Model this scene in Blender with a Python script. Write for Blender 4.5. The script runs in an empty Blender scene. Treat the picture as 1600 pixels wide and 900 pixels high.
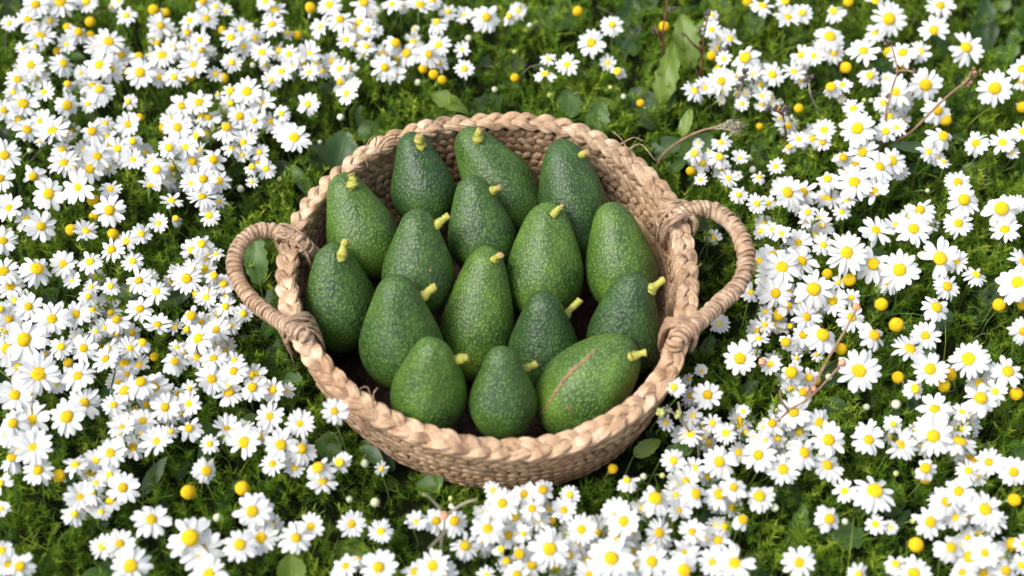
import bpy, math, random
import numpy as np
from mathutils import Vector, Matrix
from mathutils.bvhtree import BVHTree

random.seed(7)
NR = np.random.default_rng(11)
SC = bpy.context.scene
COL = SC.collection

# ------------------------------------------------------------------ camera
ELEV = math.radians(54.0)
DIST = 1.30
TARGET = Vector((0.0, 0.0, 0.05))
LENS = 50.0
cam_d = bpy.data.cameras.new('camera')
cam = bpy.data.objects.new('camera', cam_d)
COL.objects.link(cam)
cam.location = TARGET + Vector((0, -math.cos(ELEV), math.sin(ELEV))) * DIST
cam.rotation_euler = (math.pi / 2 - ELEV, 0, 0)
cam_d.lens = LENS
cam_d.sensor_width = 36.0
cam_d.clip_start = 0.05
cam_d.clip_end = 200.0
cam_d.dof.use_dof = True
cam_d.dof.focus_distance = DIST - 0.030
cam_d.dof.aperture_fstop = 2.9
SC.camera = cam

# ------------------------------------------------------------------ light
SUN_EL, SUN_AZ = math.radians(56), math.radians(-108)      # azimuth measured from +Y (away from the camera) towards +X
world = bpy.data.worlds.new('World')
SC.world = world
world.use_nodes = True
wn = world.node_tree
wn.nodes.clear()
wo = wn.nodes.new('ShaderNodeOutputWorld')
wb = wn.nodes.new('ShaderNodeBackground')
sky = wn.nodes.new('ShaderNodeTexSky')
sky.sky_type = 'NISHITA'
sky.sun_disc = False
sky.sun_elevation = SUN_EL
sky.sun_rotation = SUN_AZ
sky.air_density = 0.8
sky.dust_density = 3.0
sky.ozone_density = 1.0
wb.inputs['Strength'].default_value = 0.145
hs = wn.nodes.new('ShaderNodeHueSaturation')        # a veiled, nearly white sky
hs.inputs['Saturation'].default_value = 0.38
wn.links.new(sky.outputs[0], hs.inputs['Color'])
wn.links.new(hs.outputs[0], wb.inputs[0])
wn.links.new(wb.outputs[0], wo.inputs[0])
sd = bpy.data.lights.new('sun', 'SUN')
sun = bpy.data.objects.new('sun', sd)
COL.objects.link(sun)
sd.energy = 1.5
sd.angle = math.radians(26)
sd.color = (1.0, 0.95, 0.88)
sdir = Vector((math.sin(SUN_AZ) * math.cos(SUN_EL), math.cos(SUN_AZ) * math.cos(SUN_EL), math.sin(SUN_EL)))
sun.location = sdir * 3
sun.rotation_euler = sdir.to_track_quat('Z', 'Y').to_euler()
SC.view_settings.view_transform = 'Standard'
SC.view_settings.look = 'None'
SC.view_settings.exposure = 1.22
SC.view_settings.gamma = 1.0
SC.render.resolution_x = 1024
SC.render.resolution_y = 576

# ------------------------------------------------------------------ geometry of the view (photograph pixels -> points of the place)
FWD = Vector((0, math.cos(ELEV), -math.sin(ELEV)))
UPV = Vector((0, math.sin(ELEV), math.cos(ELEV)))
RGT = Vector((1, 0, 0))
FPX = 1600 * LENS / 36.0


def ray(px, py):
    return (FWD + RGT * ((px - 800) / FPX) + UPV * ((450 - py) / FPX)).normalized()


def at(px, py, z):
    """the point at height z that stands where the photograph shows (px, py)"""
    d = ray(px, py)
    t = (z - cam.location.z) / d.z
    return cam.location + d * t


def mpp(p):
    """metres per photograph pixel at a point"""
    return (Vector(p) - cam.location).dot(FWD) / FPX


# ------------------------------------------------------------------ helpers
def link(name, mesh, parent=None, mw=None):
    o = bpy.data.objects.new(name, mesh)
    COL.objects.link(o)
    if parent is not None:
        o.parent = parent
    if mw is not None:
        o.matrix_local = mw
    return o


def tag(o, label=None, cat=None, group=None, kind=None):
    for k, v in (('label', label), ('category', cat), ('group', group), ('kind', kind)):
        if v:
            o[k] = v
    return o


def empty(name, loc=(0, 0, 0)):
    o = bpy.data.objects.new(name, None)
    o.empty_display_size = 0.01
    COL.objects.link(o)
    o.location = loc
    return o


def mesh_np(name, V, F, mats, uv=None, midx=None, col=None, smooth=True):
    """mesh from numpy arrays; F is (n,3) or (n,4), or a list of such"""
    Fs = F if isinstance(F, list) else [F]
    Fs = [f for f in Fs if len(f)]
    me = bpy.data.meshes.new(name)
    V = np.asarray(V, dtype=np.float32)
    me.vertices.add(len(V))
    me.vertices.foreach_set('co', V.ravel())
    loops = np.concatenate([np.asarray(f, dtype=np.int32).ravel() for f in Fs])
    tot = np.concatenate([np.full(len(f), f.shape[1], dtype=np.int32) for f in Fs])
    start = np.concatenate([[0], np.cumsum(tot)[:-1]]).astype(np.int32)
    me.loops.add(len(loops))
    me.loops.foreach_set('vertex_index', loops)
    me.polygons.add(len(tot))
    me.polygons.foreach_set('loop_start', start)
    me.polygons.foreach_set('loop_total', tot)
    me.polygons.foreach_set('use_smooth', np.full(len(tot), smooth, dtype=bool))
    if midx is not None:
        me.polygons.foreach_set('material_index', np.asarray(midx, dtype=np.int32))
    if uv is not None:
        l = me.uv_layers.new(name='UVMap')
        l.data.foreach_set('uv', np.asarray(uv, dtype=np.float32)[loops].ravel())
    if col is not None:
        a = me.attributes.new('tint', 'FLOAT', 'POINT')
        a.data.foreach_set('value', np.asarray(col, dtype=np.float32))
    for m in (mats if isinstance(mats, (list, tuple)) else [mats]):
        me.materials.append(m)
    me.update(calc_edges=True)
    return me


def frames(P, closed=False, up=None):
    P = np.asarray(P, float)
    if closed:
        T = np.roll(P, -1, 0) - np.roll(P, 1, 0)
    else:
        T = np.gradient(P, axis=0)
    T /= np.linalg.norm(T, axis=1)[:, None] + 1e-12
    if up is None:
        u = np.array([0, 0, 1.0])
        N = np.zeros_like(P)
        n = np.cross(T[0], u)
        if np.linalg.norm(n) < 0.1:
            n = np.cross(T[0], [1.0, 0, 0])
        n /= np.linalg.norm(n)
        for i in range(len(P)):
            n = n - T[i] * n.dot(T[i])
            n /= np.linalg.norm(n) + 1e-12
            N[i] = n
    else:
        N = np.asarray(up, float)
        N = N - T * (N * T).sum(1)[:, None]
        N /= np.linalg.norm(N, axis=1)[:, None] + 1e-12
    B = np.cross(T, N)
    return T, N, B


def tube_arr(P, rn, rb=None, sides=8, closed=False, up=None, ridges=0, ridge=0.0, cap=True, sq=1.0, groove=0.0):
    """tube round the polyline P; rn/rb: half sizes along the normal and the binormal"""
    P = np.asarray(P, float)
    n = len(P)
    rn = np.broadcast_to(np.asarray(rn, float), (n,))
    rb = rn if rb is None else np.broadcast_to(np.asarray(rb, float), (n,))
    T, N, B = frames(P, closed, up)
    a = np.linspace(0, 2 * np.pi, sides, endpoint=False)
    k = 1 + ridge * np.cos(ridges * a) if ridges else np.ones(sides)
    ca, sa = np.sign(np.cos(a)) * np.abs(np.cos(a)) ** sq * k, np.sin(a) * k
    if groove:
        ss = np.linspace(0, 1, n, endpoint=False)[:, None]
        g = 1 - groove * np.maximum(0, np.cos(3.5 * a[None, :] + 4 * np.sin(ss * 2 * np.pi * 19))) ** 10 - groove * .6 * np.maximum(0, np.cos(5.5 * a[None, :] + 1 + 3 * np.sin(ss * 2 * np.pi * 31))) ** 12
        g = g[..., None]
        V = P[:, None, :] + g * (N[:, None, :] * (rn[:, None, None] * ca[None, :, None]) + B[:, None, :] * (rb[:, None, None] * sa[None, :, None]))
    else:
        g = 1.0
    V = P[:, None, :] + g * N[:, None, :] * (rn[:, None, None] * ca[None, :, None]) + g * B[:, None, :] * (rb[:, None, None] * sa[None, :, None])
    V = V.reshape(-1, 3)
    m = n if closed else n - 1
    i = np.arange(m)[:, None]
    j = np.arange(sides)[None, :]
    i2 = (i + 1) % n
    j2 = (j + 1) % sides
    F = np.stack([i * sides + j, i * sides + j2, i2 * sides + j2, i2 * sides + j], -1).reshape(-1, 4)
    L = np.concatenate([[0], np.cumsum(np.linalg.norm(np.diff(P, axis=0), axis=1))])
    uv = np.stack([np.repeat(L, sides), np.tile(np.abs(a - np.pi) / np.pi, n)], -1)
    if cap and not closed:
        c0 = len(V)
        V = np.vstack([V, P[:1], P[-1:]])
        uv = np.vstack([uv, [[0, 0]], [[L[-1], 0]]])
        jj = np.arange(sides)
        C1 = np.stack([np.full(sides, c0), (jj + 1) % sides, jj], -1)
        C2 = np.stack([np.full(sides, c0 + 1), (n - 1) * sides + jj, (n - 1) * sides + (jj + 1) % sides], -1)
        return V, [F, np.vstack([C1, C2])], uv
    return V, [F], uv


class Batch:
    """joins pieces into one mesh"""
    def __init__(self):
        self.V, self.Q, self.T, self.UV, self.C, self.mq, self.mt, self.n = [], [], [], [], [], [], [], 0

    def add(self, V, F, uv=None, tint=0.5, mi=0):
        for f in (F if isinstance(F, list) else [F]):
            if len(f) == 0:
                continue
            if f.shape[1] == 4:
                self.Q.append(f + self.n); self.mq.append(np.full(len(f), mi))
            else:
                self.T.append(f + self.n); self.mt.append(np.full(len(f), mi))
        self.V.append(V)
        self.UV.append(np.zeros((len(V), 2)) if uv is None else uv)
        self.C.append(np.broadcast_to(np.asarray(tint, float), (len(V),)))
        self.n += len(V)

    def mesh(self, name, mats):
        F = []
        mi = []
        if self.Q:
            F.append(np.vstack(self.Q)); mi.append(np.concatenate(self.mq))
        if self.T:
            F.append(np.vstack(self.T)); mi.append(np.concatenate(self.mt))
        return mesh_np(name, np.vstack(self.V), F, mats, uv=np.vstack(self.UV), midx=np.concatenate(mi), col=np.concatenate(self.C))


def spline(pts, n, closed=False):
    """Catmull-Rom through pts, n samples spaced evenly by length"""
    P = np.asarray([tuple(p) for p in pts], float)
    m = len(P)
    out = []
    segs = m if closed else m - 1
    for i in range(segs):
        if closed:
            p0, p1, p2, p3 = P[(i - 1) % m], P[i], P[(i + 1) % m], P[(i + 2) % m]
        else:
            p1, p2 = P[i], P[i + 1]
            p0 = P[i - 1] if i > 0 else 2 * p1 - p2
            p3 = P[i + 2] if i + 2 < m else 2 * p2 - p1
        for t in np.linspace(0, 1, 24, endpoint=False):
            out.append(0.5 * (2 * p1 + (p2 - p0) * t + (2 * p0 - 5 * p1 + 4 * p2 - p3) * t * t + (3 * p1 - p0 - 3 * p2 + p3) * t ** 3))
    if closed:
        out.append(out[0])
    else:
        out.append(P[-1])
    O = np.array(out)
    L = np.concatenate([[0], np.cumsum(np.linalg.norm(np.diff(O, axis=0), axis=1))])
    s = np.linspace(0, L[-1], n, endpoint=not closed)
    return np.stack([np.interp(s, L, O[:, k]) for k in range(P.shape[1])], -1)


# ------------------------------------------------------------------ materials
class NT:
    def __init__(self, name):
        self.m = bpy.data.materials.new(name)
        self.m.use_nodes = True
        self.t = self.m.node_tree
        self.t.nodes.clear()
        self.out = self.t.nodes.new('ShaderNodeOutputMaterial')

    def n(self, typ, **kw):
        nd = self.t.nodes.new(typ)
        for k, v in kw.items():
            if k in nd.inputs:
                if isinstance(v, bpy.types.NodeSocket):
                    self.t.links.new(v, nd.inputs[k])
                else:
                    nd.inputs[k].default_value = v
            else:
                setattr(nd, k, v)
        return nd

    def l(self, a, b):
        self.t.links.new(a, b)

    def ramp(self, fac, stops):
        r = self.t.nodes.new('ShaderNodeValToRGB')
        e = r.color_ramp.elements
        while len(e) < len(stops):
            e.new(0.5)
        for x, (p, c) in zip(e, stops):
            x.position = p
            x.color = (*c, 1)
        self.l(fac, r.inputs[0])
        return r.outputs[0]

    def mix(self, fac, a, b, mode='MIX'):
        x = self.t.nodes.new('ShaderNodeMix')
        x.data_type = 'RGBA'
        x.blend_type = mode
        for s, v in ((x.inputs[0], fac), (x.inputs[6], a), (x.inputs[7], b)):
            if isinstance(v, bpy.types.NodeSocket):
                self.l(v, s)
            elif isinstance(v, (tuple, list)):
                s.default_value = (*v, 1) if len(v) == 3 else v
            else:
                s.default_value = v
        return x.outputs[2]

    def math(self, op, a, b=0.0):
        x = self.t.nodes.new('ShaderNodeMath')
        x.operation = op
        for s, v in ((x.inputs[0], a), (x.inputs[1], b)):
            if isinstance(v, bpy.types.NodeSocket):
                self.l(v, s)
            else:
                s.default_value = v
        return x.outputs[0]

    def noise(self, vec, scale, detail=3.0, rough=0.55):
        x = self.t.nodes.new('ShaderNodeTexNoise')
        x.inputs['Scale'].default_value = scale
        x.inputs['Detail'].default_value = detail
        x.inputs['Roughness'].default_value = rough
        if vec is not None:
            self.l(vec, x.inputs['Vector'])
        return x.outputs['Fac']

    def mapped(self, vec, s):
        x = self.t.nodes.new('ShaderNodeMapping')
        x.inputs['Scale'].default_value = s
        self.l(vec, x.inputs['Vector'])
        return x.outputs[0]

    def bump(self, h, strength, dist, normal=None):
        b = self.t.nodes.new('ShaderNodeBump')
        b.inputs['Strength'].default_value = strength
        b.inputs['Distance'].default_value = dist
        self.l(h, b.inputs['Height'])
        if normal is not None:
            self.l(normal, b.inputs['Normal'])
        return b.outputs[0]

    def principled(self, color, rough=0.5, spec=0.5, normal=None, transl=None, tfac=0.3):
        p = self.t.nodes.new('ShaderNodeBsdfPrincipled')
        for s, v in ((p.inputs['Base Color'], color), (p.inputs['Roughness'], rough), (p.inputs['Specular IOR Level'], spec)):
            if isinstance(v, bpy.types.NodeSocket):
                self.l(v, s)
            elif isinstance(v, tuple):
                s.default_value = (*v, 1)
            else:
                s.default_value = v
        if normal is not None:
            self.l(normal, p.inputs['Normal'])
        sh = p.outputs[0]
        if transl is not None:
            t = self.t.nodes.new('ShaderNodeBsdfTranslucent')
            if isinstance(transl, bpy.types.NodeSocket):
                self.l(transl, t.inputs[0])
            else:
                t.inputs[0].default_value = (*transl, 1)
            mx = self.t.nodes.new('ShaderNodeMixShader')
            mx.inputs[0].default_value = tfac
            self.l(sh, mx.inputs[1])
            self.l(t.outputs[0], mx.inputs[2])
            sh = mx.outputs[0]
        self.l(sh, self.out.inputs[0])
        return self.m


def geo_pos(k):
    return k.n('ShaderNodeNewGeometry').outputs['Position']


def m_soil():
    k = NT('soil')
    p = geo_pos(k)
    a = k.noise(p, 40, 6, .65)
    b = k.noise(p, 260, 3)
    c = k.ramp(a, [(.35, (.008, .010, .004)), (.55, (.014, .022, .006)), (.7, (.035, .028, .015))])
    return k.principled(c, .95, .1, k.bump(b, .8, .004))


def m_foliage():
    k = NT('feathery_foliage')
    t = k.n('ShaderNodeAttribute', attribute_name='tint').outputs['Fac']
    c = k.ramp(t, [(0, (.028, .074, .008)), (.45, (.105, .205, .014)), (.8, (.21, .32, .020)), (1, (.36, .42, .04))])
    return k.principled(c, .5, .35, transl=c, tfac=.35)


def m_leaf(name, c1, c2, vein):
    k = NT(name)
    uv = k.n('ShaderNodeTexCoord').outputs['UV']
    sx = k.n('ShaderNodeSeparateXYZ', Vector=uv)
    u, v = sx.outputs[0], sx.outputs[1]           # u across -1..1, v along 0..1
    au = k.math('ABSOLUTE', u)
    mid = k.math('LESS_THAN', au, .055)
    ph = k.math('SUBTRACT', k.math('MULTIPLY', v, 8.0), k.math('MULTIPLY', au, 2.6))
    fr = k.math('FRACT', ph)
    side = k.math('LESS_THAN', k.math('ABSOLUTE', k.math('SUBTRACT', fr, .5)), .055)
    n = k.noise(geo_pos(k), 60, 4)
    base = k.mix(n, c1, c2)
    vm = k.math('MAXIMUM', mid, k.math('MULTIPLY', side, .45))
    c = k.mix(k.math('MULTIPLY', vm, .55), base, vein)
    spot = k.math('GREATER_THAN', k.noise(geo_pos(k), 140, 2), .70)
    c = k.mix(k.math('MULTIPLY', spot, .4), c, (.10, .07, .03))
    h = k.math('ADD', k.math('MULTIPLY', vm, -1.0), k.math('MULTIPLY', k.noise(geo_pos(k), 300, 3), .6))
    return k.principled(c, .48, .45, k.bump(h, .5, .0008), transl=c, tfac=.22)


def m_petal():
    k = NT('white_petal')
    uv = k.n('ShaderNodeTexCoord').outputs['UV']
    sx = k.n('ShaderNodeSeparateXYZ', Vector=uv)
    w = k.n('ShaderNodeTexWave', Vector=k.mapped(uv, (1.0, 0.0, 0.0)), Scale=1.3, Distortion=0.0)
    gr = k.math('SINE', k.math('MULTIPLY', sx.outputs[0], 11.0))
    c = k.ramp(sx.outputs[1], [(0.0, (.66, .68, .52)), (.16, (.73, .74, .73)), (1, (.76, .77, .785))])
    return k.principled(c, .6, .25, k.bump(gr, .35, .0003), transl=(.76, .78, .80), tfac=.40)


def m_disc():
    k = NT('yellow_disc')
    tc = k.n('ShaderNodeTexCoord').outputs['Object']
    oi = k.n('ShaderNodeAttribute', attribute_name='tint').outputs['Fac']
    v = k.n('ShaderNodeTexVoronoi', Scale=9.0, Vector=tc)
    d = v.outputs['Distance']
    c = k.ramp(d, [(0, (.86, .62, .014)), (.6, (.84, .56, .012)), (1, (.60, .36, .010))])
    n = k.noise(geo_pos(k), 90, 1)
    c = k.mix(k.ramp(n, [(.45, (0, 0, 0)), (.7, (.5, .5, .5))]), c, (.84, .48, .010))
    return k.principled(c, .7, .2, k.bump(k.math('SUBTRACT', 1.0, d), .9, .0010), transl=(.9, .55, .02), tfac=.12)


def m_plain(name, c1, c2, scale=80, rough=.6, spec=.3, transl=None, bumpd=.0006):
    k = NT(name)
    n = k.noise(geo_pos(k), scale, 4)
    c = k.mix(k.ramp(n, [(.35, (0, 0, 0)), (.65, (1, 1, 1))]), c1, c2)
    return k.principled(c, rough, spec, k.bump(k.noise(geo_pos(k), scale * 6, 2), .5, bumpd), transl=(c if transl else None), tfac=.2)


def m_straw(name, c_dark, c_mid, c_light, sc=1.0):
    k = NT(name)
    uv = k.n('ShaderNodeTexCoord').outputs['UV']
    p = geo_pos(k)
    fib = k.noise(k.mapped(uv, (45 * sc, 26, 1)), 1.0, 4, .6)
    fib2 = k.noise(k.mapped(uv, (25 * sc, 9, 1)), 1.0, 2, .5)
    patch = k.noise(k.mapped(uv, (62 * sc, .6, 1)), 1.0, 2, .7)
    big = k.noise(p, 14, 3)
    f = k.math('ADD', k.math('MULTIPLY', fib, .42), k.math('MULTIPLY', patch, .58))
    c = k.ramp(f, [(.37, c_dark), (.50, c_mid), (.63, c_light)])
    c = k.mix(k.ramp(big, [(.4, (0, 0, 0)), (.7, (.45, .45, .45))]), c, (c_mid[0] * 1.05, c_mid[1] * .82, c_mid[2] * .66))
    st = k.noise(p, 75, 4, .7)
    c = k.mix(k.ramp(st, [(.56, (0, 0, 0)), (.70, (.55, .55, .55))]), c, c_dark)
    h = k.math('ADD', fib, k.math('MULTIPLY', fib2, 1.3))
    return k.principled(c, .62, .3, k.bump(h, .85, .0014))


def m_avocado(name, dark, mid, light, dots):
    k = NT(name)
    tc = k.n('ShaderNodeTexCoord').outputs['Object']
    big = k.noise(tc, 26, 3, .6)
    w = k.n('ShaderNodeTexNoise', Scale=120.0)
    k.l(tc, w.inputs['Vector'])
    wv = k.n('ShaderNodeVectorMath', operation='MULTIPLY_ADD')
    k.l(w.outputs['Color'], wv.inputs[0])
    wv.inputs[1].default_value = (.003, .003, .003)
    k.l(tc, wv.inputs[2])
    stretch = k.mapped(wv.outputs[0], (1, 1, .72))
    v = k.n('ShaderNodeTexVoronoi', Scale=430.0, Vector=stretch)
    v.feature = 'SMOOTH_F1'
    v.inputs['Smoothness'].default_value = .35
    v2 = k.n('ShaderNodeTexVoronoi', Scale=310.0, Vector=stretch)
    cell = v.outputs['Distance']
    fine = k.noise(stretch, 900, 2)
    ridg = k.noise(k.mapped(tc, (1, 1, .35)), 210, 3, .6)
    base = k.ramp(big, [(.32, dark), (.52, mid), (.72, light)])
    peb = k.ramp(cell, [(.12, (1, 1, 1)), (.5, (0, 0, 0))])
    c = k.mix(k.math('MULTIPLY', peb, .65), base, dots)
    spk = k.math('MULTIPLY', k.math('LESS_THAN', v2.outputs['Distance'], .16), k.math('GREATER_THAN', ridg, .47))
    c = k.mix(k.math('MULTIPLY', spk, .55), c, (dots[0] * 1.7, dots[1] * 1.35, dots[2] * 1.3))
    sn = k.noise(tc, 85, 5, .75)
    c = k.mix(k.ramp(sn, [(.67, (0, 0, 0)), (.74, (.7, .7, .7))]), c, (.075, .062, .030))
    h = k.math('ADD', k.math('MULTIPLY', k.math('SUBTRACT', 1.0, cell), .9), k.math('MULTIPLY', ridg, .8))
    nrm = k.bump(k.math('ADD', h, k.math('MULTIPLY', fine, .15)), .75, .0009)
    rgh = k.math('ADD', .38, k.math('MULTIPLY', big, .2))
    return k.principled(c, rgh, .40, nrm)


M = {}
M['soil'] = m_soil()
M['fol'] = m_foliage()
M['leafA'] = m_leaf('broad_leaf_green', (.038, .090, .012), (.062, .130, .018), (.12, .19, .05))
M['leafB'] = m_leaf('broad_leaf_bluish', (.036, .078, .024), (.056, .108, .034), (.10, .16, .06))
M['leafC'] = m_leaf('broad_leaf_yellowish', (.085, .155, .014), (.13, .20, .02), (.20, .27, .06))
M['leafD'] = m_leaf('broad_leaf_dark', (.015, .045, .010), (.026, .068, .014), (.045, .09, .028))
M['petal'] = m_petal()
M['disc'] = m_disc()
M['stem'] = m_plain('flower_stem', (.09, .17, .03), (.16, .24, .05), transl=True)
M['bud'] = m_plain('flower_bud', (.46, .50, .30), (.66, .67, .54), transl=True)
M['budg'] = m_plain('green_bud', (.25, .30, .07), (.45, .44, .16))
M['straw'] = m_straw('braided_palm_leaf', (.16, .095, .055), (.46, .315, .195), (.70, .54, .39))
M['floor'] = m_straw('floor_palm_leaf_shaded', (.015, .009, .006), (.045, .026, .016), (.09, .055, .034))  # leaf darkened: the deep shade between the avocados is painted into this colour
M['straw2'] = m_straw('wall_palm_leaf', (.15, .086, .048), (.45, .30, .175), (.70, .52, .36), 1.0)
M['cord'] = m_straw('raffia_cord', (.18, .11, .065), (.45, .31, .20), (.66, .50, .36), 2.0)
M['core'] = m_plain('basket_gap_shade', (.05, .027, .015), (.09, .05, .026), 120, .9, .1)  # dark tan of the added filler, stands in for shadow between the plaits
M['drystem'] = m_plain('dry_stem', (.16, .095, .06), (.26, .16, .10), 120)
M['redstem'] = m_plain('red_stem', (.10, .035, .022), (.17, .06, .035), 120)
M['greystem'] = m_plain('grey_stem', (.16, .15, .10), (.27, .24, .16), 120)
M['greybud'] = m_plain('seed_head', (.05, .045, .04), (.12, .10, .085), 300)
M['orange'] = m_plain('faded_bud', (.55, .22, .12), (.68, .34, .20), 200)
M['avo1'] = m_avocado('avocado_skin_dark', (.011, .031, .010), (.021, .056, .011), (.042, .096, .014), (.082, .150, .038))
M['avo2'] = m_avocado('avocado_skin_mid', (.015, .040, .010), (.032, .076, .011), (.062, .124, .014), (.105, .185, .038))
M['avo3'] = m_avocado('avocado_skin_light', (.021, .055, .009), (.050, .105, .012), (.090, .162, .016), (.140, .235, .042))
M['avostem'] = m_plain('avocado_stem', (.22, .25, .035), (.38, .33, .06), 300, .5, .4)
M['avocut'] = m_plain('stem_cut', (.28, .17, .08), (.42, .30, .13), 600, .8, .2)
M['scar'] = m_plain('skin_scar', (.15, .10, .045), (.27, .18, .10), 300, .85, .15)

# ------------------------------------------------------------------ ground
G = 12.0
gm = mesh_np('ground', [(-G, -G, 0), (G, -G, 0), (G, G, 0), (-G, G, 0)], np.array([[0, 1, 2, 3]]), M['soil'])
tag(link('ground', gm), kind='structure', label='dark soil under the flowers and foliage')

# ------------------------------------------------------------------ basket shape
RIM_Z = 0.112
RIM_PX = [(780, 192), (840, 195), (895, 206), (945, 226), (990, 256), (1030, 296), (1058, 340), (1070, 390), (1074, 440), (1070, 495), (1054, 555), (1026, 606),
          (985, 645), (935, 674), (880, 692), (820, 701), (760, 700), (700, 690), (640, 670), (585, 642), (535, 606), (492, 562), (462, 510), (449, 455), (451, 405),
          (468, 350), (500, 300), (545, 258), (600, 224), (660, 203), (720, 193)]
RIM = spline([at(x, y, RIM_Z) for x, y in RIM_PX], 720, True)
CEN = RIM.mean(0)
RANG = np.arctan2(RIM[:, 1] - CEN[1], RIM[:, 0] - CEN[0])
RRAD = np.hypot(RIM[:, 0] - CEN[0], RIM[:, 1] - CEN[1])
_o = np.argsort(RANG)
RANG_S, RRAD_S = RANG[_o], RRAD[_o]
BASE_S = 0.86


def wall_s(z):
    return np.interp(z, [0, .030, .060, .090, .112], [.86, .93, .968, .985, .99])


def ratio(x, y):
    """distance from the basket's middle as a share of the rim's radius in that direction"""
    a = np.arctan2(y - CEN[1], x - CEN[0])
    return np.hypot(x - CEN[0], y - CEN[1]) / np.interp(a, RANG_S, RRAD_S, period=2 * np.pi)


def ring(scale, z, n=720):
    k = RIM[np.linspace(0, 720, n, endpoint=False).astype(int)] if n != 720 else RIM.copy()
    out = CEN + (k - CEN) * scale
    out[:, 2] = z
    return out


print('RIM radius x %.3f..%.3f  y %.3f..%.3f' % (RIM[:, 0].min(), RIM[:, 0].max(), RIM[:, 1].min(), RIM[:, 1].max()))


def braid(path, normal, N, a, b, hw, ht, phase0, k, strands=3, sides=10, seed=0, groove=0.0):
    """strand k of a flat plait that follows a closed path; normal: direction the plait faces"""
    n = len(path)
    T, Nn, B = frames(path, True, normal)
    th = np.linspace(0, 2 * np.pi * N, n, endpoint=False)
    rs = np.random.default_rng(seed * 17 + k)
    wob = sum(rs.normal(0, 1) * np.sin(np.arange(n) / n * 2 * np.pi * f + rs.uniform(0, 6)) for f in (3, 7, 11, 19, 31)) * (.10 if strands == 3 else .07)
    ph = th + phase0 + 2 * np.pi * k / strands + wob
    lat = a * (np.sin(ph) + np.sin(3 * ph) / 14)
    nor = b * np.sin((strands - 1) * ph)
    P = path + B * lat[:, None] + Nn * nor[:, None]
    s = np.arange(n)
    wv = 1 + .10 * np.sin(s / n * 2 * np.pi * 17 + rs.uniform(0, 6)) + .07 * np.sin(s / n * 2 * np.pi * 41 + rs.uniform(0, 6))
    flat = 0.82 + .22 * np.cos(ph) ** 2
    return tube_arr(P, ht * wv / flat, hw * wv * flat, sides=sides, closed=True, up=Nn, ridges=4, ridge=-.03, sq=.55, groove=groove)


basket = empty('basket', (CEN[0], CEN[1], 0))
tag(basket, 'round braided palm leaf basket with two wrapped loop handles among the daisies', 'basket')
BI = Matrix.Translation((-CEN[0], -CEN[1], 0))


def bpart(name, V, F, uv, mat, kind=None, parent=None):
    V = np.asarray(V) - np.array([CEN[0], CEN[1], 0])
    me = mesh_np(name, V, F, mat, uv=uv)
    o = link(name, me, parent or basket)
    if kind:
        o['kind'] = kind
    return o


# core: dark filler added behind the plaits, stops light leaks, reads as gap shadow
prof = [(0.0, .004), (.30, .004), (.60, .004), (.80, .005), (.835, .009)] + [(float(wall_s(z)) - .008, z) for z in np.linspace(.016, RIM_Z - .004, 9)]
prof += [(s + .014, z) for s, z in reversed(prof[4:])] + [(.80, .0015), (0.0, .0015)]
rings = [ring(s, z, 180) for s, z in prof]
Vc = np.vstack(rings)
nn = 180
Fc = []
for r in range(len(prof) - 1):
    i = np.arange(nn)
    Fc.append(np.stack([r * nn + i, r * nn + (i + 1) % nn, (r + 1) * nn + (i + 1) % nn, (r + 1) * nn + i], -1))
bpart('core', Vc, np.vstack(Fc), np.zeros((len(Vc), 2)), M['core'])

OUT = (RIM - CEN)
OUT[:, 2] = 0
OUT /= np.linalg.norm(OUT, axis=1)[:, None]
UPN = np.tile([0, 0, 1.0], (720, 1))


def rs_path(path, n):
    L = np.concatenate([[0], np.cumsum(np.linalg.norm(np.diff(np.vstack([path, path[:1]]), axis=0), axis=1))])
    s = np.linspace(0, L[-1], n, endpoint=False)
    Pc = np.vstack([path, path[:1]])
    return np.stack([np.interp(s, L, Pc[:, k]) for k in range(3)], -1)


def outward(P):
    o = P - CEN
    o[:, 2] = 0
    return o / np.linalg.norm(o, axis=1)[:, None]


# rim plait
nrim = 23
rp = rs_path(RIM, nrim * 36)
wz = .0022 * np.sin(np.arange(len(rp)) / len(rp) * 2 * np.pi * 3 + 1) + .0012 * np.sin(np.arange(len(rp)) / len(rp) * 2 * np.pi * 8)
rp[:, 2] += wz
rn_ = np.tile([0, 0, 1.0], (len(rp), 1)) + outward(rp) * .18
for k in range(3):
    V, F, uv = braid(rp, rn_, nrim,   .0060, .0027, .0052, .0024, .3, k, sides=30, seed=1, groove=.26)
    bpart('rim_strand', V, F, uv, M['straw'])
# wall: plaited courses, each two rows of slanting palm leaf folds, woven through to the inside
_x = np.linspace(-.5, .5, 7)
SEGV, SEGF, SEGUV = tube_arr(np.stack([_x * 1.0, 0 * _x, 0 * _x], -1), np.array([.35, .8, 1, 1, 1, .8, .35]), np.array([.62, .92, 1, 1, 1, .92, .62]), sides=8, up=np.tile([0, 0, 1.0], (7, 1)), sq=.6)
SEGV = SEGV * 1.0


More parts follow.
